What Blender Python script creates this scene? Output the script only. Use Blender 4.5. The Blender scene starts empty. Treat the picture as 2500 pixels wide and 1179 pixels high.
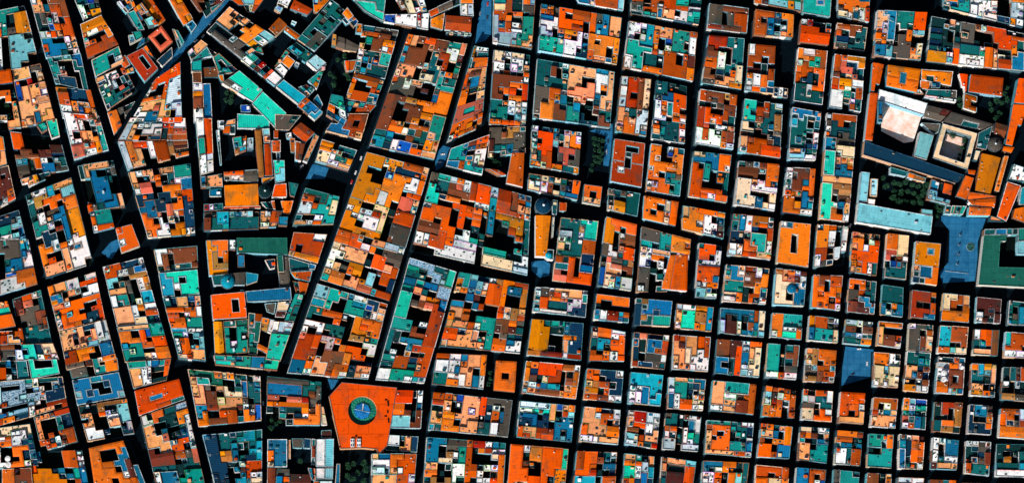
import bpy, math, random, colorsys
from mathutils import Vector
from mathutils.geometry import tessellate_polygon

# ---------------------------------------------------------------- camera, sky, sun, exposure
C = bpy.context.scene.collection
S = 0.45                                  # metres per photograph pixel
ZR = 16.0                                 # typical roof height: the photograph is measured there
W_, H_ = 2500.0, 1179.0
CAM_H = 6000.0
CX, CY = -490.0, -700.0                   # seen slightly from the lower left
cd = bpy.data.cameras.new('camera')
cam = bpy.data.objects.new('camera', cd); C.objects.link(cam)
cam.location = (CX, CY, ZR + CAM_H)
cd.sensor_width = 36.0
cd.lens = 36.0 * CAM_H / (W_ * S)
cd.shift_x = -CX / (W_ * S)
cd.shift_y = -CY / (W_ * S)
cd.clip_start = 10.0
cd.clip_end = 60000.0
sc = bpy.context.scene
sc.camera = cam

SUN_EL, SUN_AZ = math.radians(38), math.radians(209)      # from the lower left
world = bpy.data.worlds.new("World"); sc.world = world
world.use_nodes = True
wn = world.node_tree
bg = wn.nodes['Background']
sky = wn.nodes.new('ShaderNodeTexSky'); sky.sky_type = 'NISHITA'; sky.sun_disc = False
sky.sun_elevation = SUN_EL; sky.sun_rotation = SUN_AZ
wn.links.new(sky.outputs[0], bg.inputs[0]); bg.inputs[1].default_value = 0.05
sl = bpy.data.lights.new('sun', 'SUN'); sl.energy = 5.0; sl.angle = math.radians(0.5); sl.color = (1.0, 0.95, 0.88)
so = bpy.data.objects.new('sun', sl); C.objects.link(so)
sd = Vector((math.sin(SUN_AZ) * math.cos(SUN_EL), math.cos(SUN_AZ) * math.cos(SUN_EL), math.sin(SUN_EL)))
so.rotation_euler = sd.to_track_quat('Z', 'Y').to_euler()
so.location = sd * 900
sc.view_settings.view_transform = 'Standard'
sc.view_settings.look = 'None'
sc.view_settings.exposure = 0.18
sc.view_settings.gamma = 1.0

R = random.Random(7)
TX = [0, 420, 840, 1260, 1680, 2080]; TY = [0, 290, 585, 879]; ZM = 3.931
def wp(tile, x, y):                       # a measured point of the survey -> metres
    px = TX[int(tile[0])] + x / ZM; py = TY[int(tile[1])] + y / ZM
    return ((px - W_ / 2) * S, (H_ / 2 - py) * S)
def px2w(px, py): return ((px - W_ / 2) * S, (H_ / 2 - py) * S)

# ---------------------------------------------------------------- colours (sRGB 0-255 of the real surface)
def lin(c): return tuple((v / 255 / 12.92) if v / 255 <= 0.04045 else ((v / 255 + 0.055) / 1.055) ** 2.4 for v in c)
PAL = {
 'O': (240,112,22), 'R': (228,82,2), 'A': (226,122,8), 'F': (180,72,14), 'P': (246,166,108), 'S': (208,100,74),
 'C': (250,216,172), 'W': (248,248,248), 'G': (184,204,216), 'B': (122,62,36), 'D': (80,38,32), 'Y': (168,112,56),
 'N': (84,76,68), 'T': (16,146,136), 'M': (22,196,168), 'J': (24,92,80), 'E': (12,88,92), 'K': (12,46,48),
 'U': (12,106,148), 'V': (12,50,78), 'L': (116,190,202), 'X': (20,80,168), 'Z': (160,48,14), 'H': (176,24,8),
 'Q': (16,150,176)}
CNAME = {'O':'bright orange','R':'red-orange','A':'amber','F':'rust orange','P':'peach','S':'salmon','C':'cream','W':'white',
 'G':'pale grey','B':'brown','D':'dark maroon','Y':'ochre','N':'grey-brown','T':'teal','M':'mint green','J':'dull green',
 'E':'dark teal','K':'blackish green','U':'blue','V':'navy','L':'pale cyan','X':'royal blue','Z':'brick red','H':'crimson','Q':'turquoise'}
TILED = set('ORAFBDYNZSH')
DARK = set('EKVDN')

# ---------------------------------------------------------------- materials (all procedural; colour comes from each face's own base colour)
def newmat(name, rough=0.85):
    m = bpy.data.materials.new(name); m.use_nodes = True
    nt = m.node_tree; b = nt.nodes['Principled BSDF']; b.inputs['Roughness'].default_value = rough
    b.inputs['Specular IOR Level'].default_value = 0.06
    return m, nt, b
def nd(nt, t, **kw):
    n = nt.nodes.new(t)
    for k, v in kw.items(): setattr(n, k, v)
    return n
def mix(nt, mode, fac, a, b):
    n = nt.nodes.new('ShaderNodeMix'); n.data_type = 'RGBA'; n.blend_type = mode; n.clamp_factor = True
    def put(s, v):
        if isinstance(v, (int, float)): s.default_value = v
        elif isinstance(v, tuple): s.default_value = (*v, 1.0)
        else: nt.links.new(v, s)
    put(n.inputs[0], fac); put(n.inputs[6], a); put(n.inputs[7], b)
    return n.outputs[2]
def ramp(nt, src, pts):
    n = nt.nodes.new('ShaderNodeValToRGB'); e = n.color_ramp.elements
    while len(e) < len(pts): e.new(0.5)
    for q, (p, v) in zip(e, pts): q.position = p; q.color = (v, v, v, 1)
    nt.links.new(src, n.inputs[0]); return n.outputs[0]
def noise(nt, co, scale, detail=3, rough=0.6):
    n = nt.nodes.new('ShaderNodeTexNoise'); n.inputs['Scale'].default_value = scale; n.inputs['Detail'].default_value = detail
    n.inputs['Roughness'].default_value = rough; nt.links.new(co, n.inputs['Vector']); return n.outputs['Fac']
def roofmat(name, kind):
    m, nt, b = newmat(name)
    at = nd(nt, 'ShaderNodeAttribute', attribute_name='Col')
    uv = nd(nt, 'ShaderNodeUVMap').outputs[0]
    geo = nd(nt, 'ShaderNodeNewGeometry').outputs['Position']
    col = at.outputs['Color']
    patch = ramp(nt, noise(nt, geo, 0.11, 4), [(0.32, 0.66), (0.46, 0.97), (0.7, 1.0)])
    col = mix(nt, 'MULTIPLY', 0.8 if kind != 'speck' else 0.5, col, patch)
    fine = ramp(nt, noise(nt, geo, 1.1, 4, 0.8), [(0.3, 0.6), (0.44, 1.0), (0.75, 1.1)])
    col = mix(nt, 'MULTIPLY', 0.95, col, fine)
    if kind in ('tile', 'metal'):
        w = nd(nt, 'ShaderNodeTexWave', wave_type='BANDS', bands_direction='X', wave_profile='SIN')
        w.inputs['Scale'].default_value = 0.2 if kind == 'tile' else 0.15
        w.inputs['Distortion'].default_value = 0.7; w.inputs['Detail'].default_value = 2; w.inputs['Detail Scale'].default_value = 0.6
        nt.links.new(uv, w.inputs['Vector'])
        lo = 0.58 if kind == 'tile' else 0.55
        col = mix(nt, 'MULTIPLY', 0.75, col, ramp(nt, w.outputs['Fac'], [(0.0, lo), (0.35, 1.0), (1.0, 1.04)]))
        bp = nd(nt, 'ShaderNodeBump'); bp.inputs['Strength'].default_value = 0.35; bp.inputs['Distance'].default_value = 0.25
        nt.links.new(w.outputs['Fac'], bp.inputs['Height']); nt.links.new(bp.outputs[0], b.inputs['Normal'])
        # bleached lichen streaks
        st = ramp(nt, noise(nt, geo, 0.35, 5, 0.75), [(0.56, 0.0), (0.7, 0.45)])
        col = mix(nt, 'MIX', st, col, mix(nt, 'MULTIPLY', 1.0, col, (0.42, 0.5, 0.6)))
    # moss and soot in broad drifts
    dr = ramp(nt, noise(nt, geo, 0.045, 5, 0.7), [(0.52, 0.0), (0.63, 0.55 if kind in ('tile', 'metal') else 0.4)])
    col = mix(nt, 'MIX', dr, col, mix(nt, 'ADD', 1.0, mix(nt, 'MULTIPLY', 1.0, col, (0.16, 0.42, 0.5)), (0.0, 0.03, 0.028)))
    so_ = ramp(nt, noise(nt, geo, 0.8, 6, 0.85), [(0.57, 0.0), (0.66, 0.8)])
    col = mix(nt, 'MIX', so_, col, mix(nt, 'MULTIPLY', 1.0, col, (0.2, 0.22, 0.25)))
    if kind == 'flat':
        v = nd(nt, 'ShaderNodeTexVoronoi', feature='F1'); v.inputs['Scale'].default_value = 0.33; v.inputs['Randomness'].default_value = 1
        nt.links.new(geo, v.inputs['Vector'])
        spots = ramp(nt, v.outputs['Distance'], [(0.1, 1.0), (0.17, 0.0)])
        few = ramp(nt, noise(nt, geo, 0.09, 2), [(0.5, 0.0), (0.56, 1.0)])
        col = mix(nt, 'MIX', mix(nt, 'MULTIPLY', 1.0, spots, few), col, mix(nt, 'MULTIPLY', 1.0, col, (0.08, 0.09, 0.1)))
        bk = nd(nt, 'ShaderNodeTexBrick'); bk.inputs['Scale'].default_value = 1; bk.inputs['Brick Width'].default_value = 9; bk.inputs['Row Height'].default_value = 6.5
        bk.inputs['Mortar Size'].default_value = 0.16; bk.inputs['Color1'].default_value = (1, 1, 1, 1); bk.inputs['Color2'].default_value = (0.86, 0.86, 0.86, 1)
        bk.inputs['Mortar'].default_value = (0.5, 0.5, 0.5, 1); nt.links.new(uv, bk.inputs['Vector'])
        col = mix(nt, 'MULTIPLY', 0.75, col, bk.outputs['Color'])
    if kind == 'speck':
        sp = ramp(nt, noise(nt, geo, 0.95, 5, 0.9), [(0.47, 0.0), (0.56, 0.85)])
        col = mix(nt, 'MIX', sp, col, (0.62, 0.74, 0.84))
        s2 = ramp(nt, noise(nt, geo, 0.6, 5, 0.9), [(0.38, 0.9), (0.46, 0.0)])
        col = mix(nt, 'MIX', s2, col, (0.006, 0.02, 0.06))
    nt.links.new(col, b.inputs['Base Color'])
    return m
MT = roofmat('clay_tile', 'tile'); MF = roofmat('flat_roofing', 'flat'); MM = roofmat('ribbed_metal', 'metal'); MS = roofmat('speckled_roofing', 'speck')
def wallmat():
    m, nt, b = newmat('painted_render')
    at = nd(nt, 'ShaderNodeAttribute', attribute_name='Col'); uv = nd(nt, 'ShaderNodeUVMap').outputs[0]
    geo = nd(nt, 'ShaderNodeNewGeometry').outputs['Position']
    bk = nd(nt, 'ShaderNodeTexBrick', offset=0.0); bk.inputs['Scale'].default_value = 1
    bk.inputs['Brick Width'].default_value = 3.2; bk.inputs['Row Height'].default_value = 3.4
    bk.inputs['Mortar Size'].default_value = 1.2; bk.inputs['Mortar Smooth'].default_value = 0.0
    bk.inputs['Color1'].default_value = (0.03, 0.04, 0.05, 1); bk.inputs['Color2'].default_value = (0.1, 0.08, 0.06, 1); bk.inputs['Mortar'].default_value = (1, 1, 1, 1)
    nt.links.new(uv, bk.inputs['Vector'])
    c = mix(nt, 'MULTIPLY', 1.0, at.outputs['Color'], bk.outputs['Color'])
    c = mix(nt, 'MULTIPLY', 0.6, c, ramp(nt, noise(nt, geo, 0.25, 4), [(0.3, 0.6), (0.7, 1.0)]))
    nt.links.new(c, b.inputs['Base Color']); return m
MW = wallmat()
def trimmat():
    m, nt, b = newmat('plain_render')
    at = nd(nt, 'ShaderNodeAttribute', attribute_name='Col'); geo = nd(nt, 'ShaderNodeNewGeometry').outputs['Position']
    c = mix(nt, 'MULTIPLY', 0.7, at.outputs['Color'], ramp(nt, noise(nt, geo, 0.22, 5, 0.85), [(0.42, 0.12), (0.56, 1.0)]))
    nt.links.new(c, b.inputs['Base Color']); return m
MP = trimmat()
def groundmat(name, a, c, scale, rough=0.9):
    m, nt, b = newmat(name, 1.0); b.inputs['Specular IOR Level'].default_value = 0.0
    geo = nd(nt, 'ShaderNodeNewGeometry').outputs['Position']
    f = ramp(nt, noise(nt, geo, scale, 6, 0.7), [(0.3, 0.0), (0.7, 1.0)])
    nt.links.new(mix(nt, 'MIX', f, a, c), b.inputs['Base Color']); return m
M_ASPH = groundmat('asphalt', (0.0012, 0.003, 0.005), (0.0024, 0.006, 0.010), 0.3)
M_LIT_PAVE = groundmat('sunlit_blue_grey_paving', (0.007, 0.09, 0.2), (0.03, 0.17, 0.33), 0.12)  # street and square paving, sunlit brightness painted into its colour
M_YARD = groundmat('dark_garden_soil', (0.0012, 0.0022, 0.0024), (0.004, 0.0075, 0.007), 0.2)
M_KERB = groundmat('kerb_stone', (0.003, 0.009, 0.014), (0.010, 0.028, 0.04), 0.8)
M_PALE = groundmat('pale_gravel', (0.78, 0.36, 0.22), (0.88, 0.86, 0.84), 0.09)
M_LINE = groundmat('road_paint', (0.5, 0.52, 0.55), (0.7, 0.7, 0.7), 1.0)
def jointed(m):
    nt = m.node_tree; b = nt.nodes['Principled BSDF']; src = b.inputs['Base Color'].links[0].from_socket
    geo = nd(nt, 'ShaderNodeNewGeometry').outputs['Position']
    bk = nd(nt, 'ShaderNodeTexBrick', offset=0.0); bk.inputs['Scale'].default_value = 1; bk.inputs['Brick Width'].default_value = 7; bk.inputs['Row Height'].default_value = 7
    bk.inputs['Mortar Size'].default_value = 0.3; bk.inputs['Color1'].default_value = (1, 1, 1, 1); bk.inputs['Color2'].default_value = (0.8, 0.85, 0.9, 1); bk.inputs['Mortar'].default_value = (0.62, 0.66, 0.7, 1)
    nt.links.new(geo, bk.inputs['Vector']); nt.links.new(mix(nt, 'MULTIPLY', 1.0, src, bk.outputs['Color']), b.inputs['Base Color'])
jointed(M_LIT_PAVE)
def leafmat():
    m, nt, b = newmat('foliage', 0.8)
    geo = nd(nt, 'ShaderNodeNewGeometry').outputs['Position']
    f = noise(nt, geo, 0.5, 4)
    nt.links.new(mix(nt, 'MIX', ramp(nt, f, [(0.35, 0), (0.65, 1)]), (0.006, 0.035, 0.02), (0.05, 0.16, 0.08)), b.inputs['Base Color']); return m
M_LEAF = leafmat(); M_BARK = groundmat('bark', (0.03, 0.02, 0.015), (0.08, 0.05, 0.03), 2.0)
def glassmat():
    m, nt, b = newmat('glass', 0.15); b.inputs['Base Color'].default_value = (0.01, 0.03, 0.05, 1); b.inputs['Specular IOR Level'].default_value = 0.5; return m
M_GLASS = glassmat()
M_CAR = {}
for nm, c in (('white', (0.75, 0.76, 0.78)), ('red', (0.5, 0.02, 0.015)), ('dark', (0.02, 0.03, 0.05)), ('silver', (0.4, 0.42, 0.45))):
    m, nt, b = newmat('car_paint_' + nm, 0.35); b.inputs['Base Color'].default_value = (*c, 1); b.inputs['Specular IOR Level'].default_value = 0.5; M_CAR[nm] = m
M_TYRE = groundmat('tyre_rubber', (0.01, 0.01, 0.01), (0.02, 0.02, 0.02), 3.0)
MATS = [MT, MF, MM, MS, MW, MP, M_GLASS, M_LEAF]
TILE, FLAT, METAL, SPECK, WALL, TRIM, GLASS, LEAF = range(8)

# ---------------------------------------------------------------- mesh buffer
class Buf:
    def __init__(s): s.v = []; s.f = []; s.m = []; s.c = []; s.uv = []
    def face(s, pts, col, mat, uv=None):
        n = len(s.v); s.v.extend(pts); s.f.append(tuple(range(n, n + len(pts)))); s.m.append(mat); s.c.append(col)
        s.uv.append(uv if uv else [(p[0], p[1]) for p in pts])
    def build(s, name, parent=None, mats=None):
        me = bpy.data.meshes.new(name); me.from_pydata(s.v, [], s.f)
        use = sorted(set(s.m)); ml = mats or MATS
        for i in use: me.materials.append(ml[i])
        rm = {m: i for i, m in enumerate(use)}
        me.polygons.foreach_set('material_index', [rm[m] for m in s.m])
        a = me.attributes.new('Col', 'FLOAT_COLOR', 'FACE')
        a.data.foreach_set('color', [x for c in s.c for x in (*c, 1.0)])
        uvl = me.uv_layers.new(name='UVMap')
        uvl.data.foreach_set('uv', [x for u in s.uv for p in u for x in p])
        me.update()
        o = bpy.data.objects.new(name, me); C.objects.link(o)
        if parent: o.parent = parent; o.matrix_parent_inverse.identity()
        return o
def shift(buf, x, y, z):
    buf.v = [(a - x, b - y, c - z) for a, b, c in buf.v]
def tag(o, label, cat, group=None, kind=None):
    if label: o['label'] = label
    if cat: o['category'] = cat
    if group: o['group'] = group
    if kind: o['kind'] = kind
    return o
def empty(name, loc, label=None, cat=None, group=None):
    o = bpy.data.objects.new(name, None); C.objects.link(o); o.location = loc; o.empty_display_size = 2
    return tag(o, label, cat, group)
def structure(name, m, quads, z, thick=0.0):
    b = Buf()
    for q in quads:
        if area2(q) < 0: q = q[::-1]
        b.face([(x, y, z) for x, y in q], (1, 1, 1), 0)
        if thick:
            for i in range(len(q)):
                a, c = q[i], q[(i + 1) % len(q)]
                b.face([(a[0], a[1], z - thick), (c[0], c[1], z - thick), (c[0], c[1], z), (a[0], a[1], z)], (1, 1, 1), 0)
    o = b.build(name, None, [m]); o['kind'] = 'structure'; return o
def area2(q): return 0.5 * sum(q[i][0] * q[(i + 1) % len(q)][1] - q[(i + 1) % len(q)][0] * q[i][1] for i in range(len(q)))

def offset(loop, d):
    n = len(loop); out = []
    for i in range(n):
        p0, p1, p2 = loop[i - 1], loop[i], loop[(i + 1) % n]
        ax, ay = p1[0] - p0[0], p1[1] - p0[1]; bx, by = p2[0] - p1[0], p2[1] - p1[1]
        la = math.hypot(ax, ay) or 1e-6; lb = math.hypot(bx, by) or 1e-6
        n1 = (-ay / la, ax / la); n2 = (-by / lb, bx / lb)
        k = 1 + n1[0] * n2[0] + n1[1] * n2[1]
        k = max(k, 0.6)
        out.append((p1[0] + (n1[0] + n2[0]) / k * d, p1[1] + (n1[1] + n2[1]) / k * d))
    return out
def tess(loops):
    pl = [[Vector((x, y, 0)) for x, y in l] for l in loops]
    flat = [p for l in loops for p in l]
    tr = []
    for t in tessellate_polygon(pl):
        a, b, c = (flat[i] for i in t)
        q = [a, b, c]
        if area2(q) < 0: q = [a, c, b]
        if area2(q) > 1e-5: tr.append(q)
    return tr
def clip(poly, ax, ay, off, sign):
    out = []
    n = len(poly)
    for i in range(n):
        p, q = poly[i], poly[(i + 1) % n]
        dp = sign * (p[0] * ax + p[1] * ay - off); dq = sign * (q[0] * ax + q[1] * ay - off)
        if dp >= 0: out.append(p)
        if (dp > 0 and dq < 0) or (dp < 0 and dq > 0):
            t = dp / (dp - dq); out.append((p[0] + (q[0] - p[0]) * t, p[1] + (q[1] - p[1]) * t))
    return out
def box(buf, cx, cy, z0, z1, w, d, ang, col, mat, topmat=None, topcol=None, base=False):
    ca, sa = math.cos(ang), math.sin(ang)
    pts = [(cx + ca * x - sa * y, cy + sa * x + ca * y) for x, y in ((-w / 2, -d / 2), (w / 2, -d / 2), (w / 2, d / 2), (-w / 2, d / 2))]
    buf.face([(x, y, z1) for x, y in pts], topcol or col, topmat if topmat is not None else mat, [(0, 0), (w, 0), (w, d), (0, d)])
    for i in range(4):
        a, b = pts[i], pts[(i + 1) % 4]
        buf.face([(a[0], a[1], z0), (b[0], b[1], z0), (b[0], b[1], z1), (a[0], a[1], z1)], col, mat, [(0.5, 0.4), (1.9, 0.4), (1.9, 1.4), (0.5, 1.4)])
def prism(buf, pts, z0, z1, col, mat, topcol=None, topmat=None):
    buf.face([(x, y, z1) for x, y in pts], topcol or col, mat if topmat is None else topmat)
    for i in range(len(pts)):
        a, b = pts[i], pts[(i + 1) % len(pts)]
        buf.face([(a[0], a[1], z0), (b[0], b[1], z0), (b[0], b[1], z1), (a[0], a[1], z1)], col, mat)
def lathe(buf, cx, cy, prof, n, col, mat):
    for (r0, z0), (r1, z1) in zip(prof, prof[1:]):
        for k in range(n):
            a, b = 2 * math.pi * k / n, 2 * math.pi * (k + 1) / n
            q = [(cx + r0 * math.cos(a), cy + r0 * math.sin(a), z0), (cx + r0 * math.cos(b), cy + r0 * math.sin(b), z0),
                 (cx + r1 * math.cos(b), cy + r1 * math.sin(b), z1), (cx + r1 * math.cos(a), cy + r1 * math.sin(a), z1)]
            if r1 < 1e-4: q = q[:3]
            elif r0 < 1e-4: q = [q[0], q[2], q[3]]
            buf.face(q, col, mat)
def jit(c, amt=0.08):
    h, s, v = colorsys.rgb_to_hsv(*[x / 255 for x in c])
    h = (h + R.gauss(0, 0.006)) % 1; s = min(1, max(0, s + R.gauss(0, 0.03))); v = min(0.98, max(0.05, v * (1 + R.gauss(0, amt))))
    return lin([x * 255 for x in colorsys.hsv_to_rgb(h, s, v)])
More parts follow.
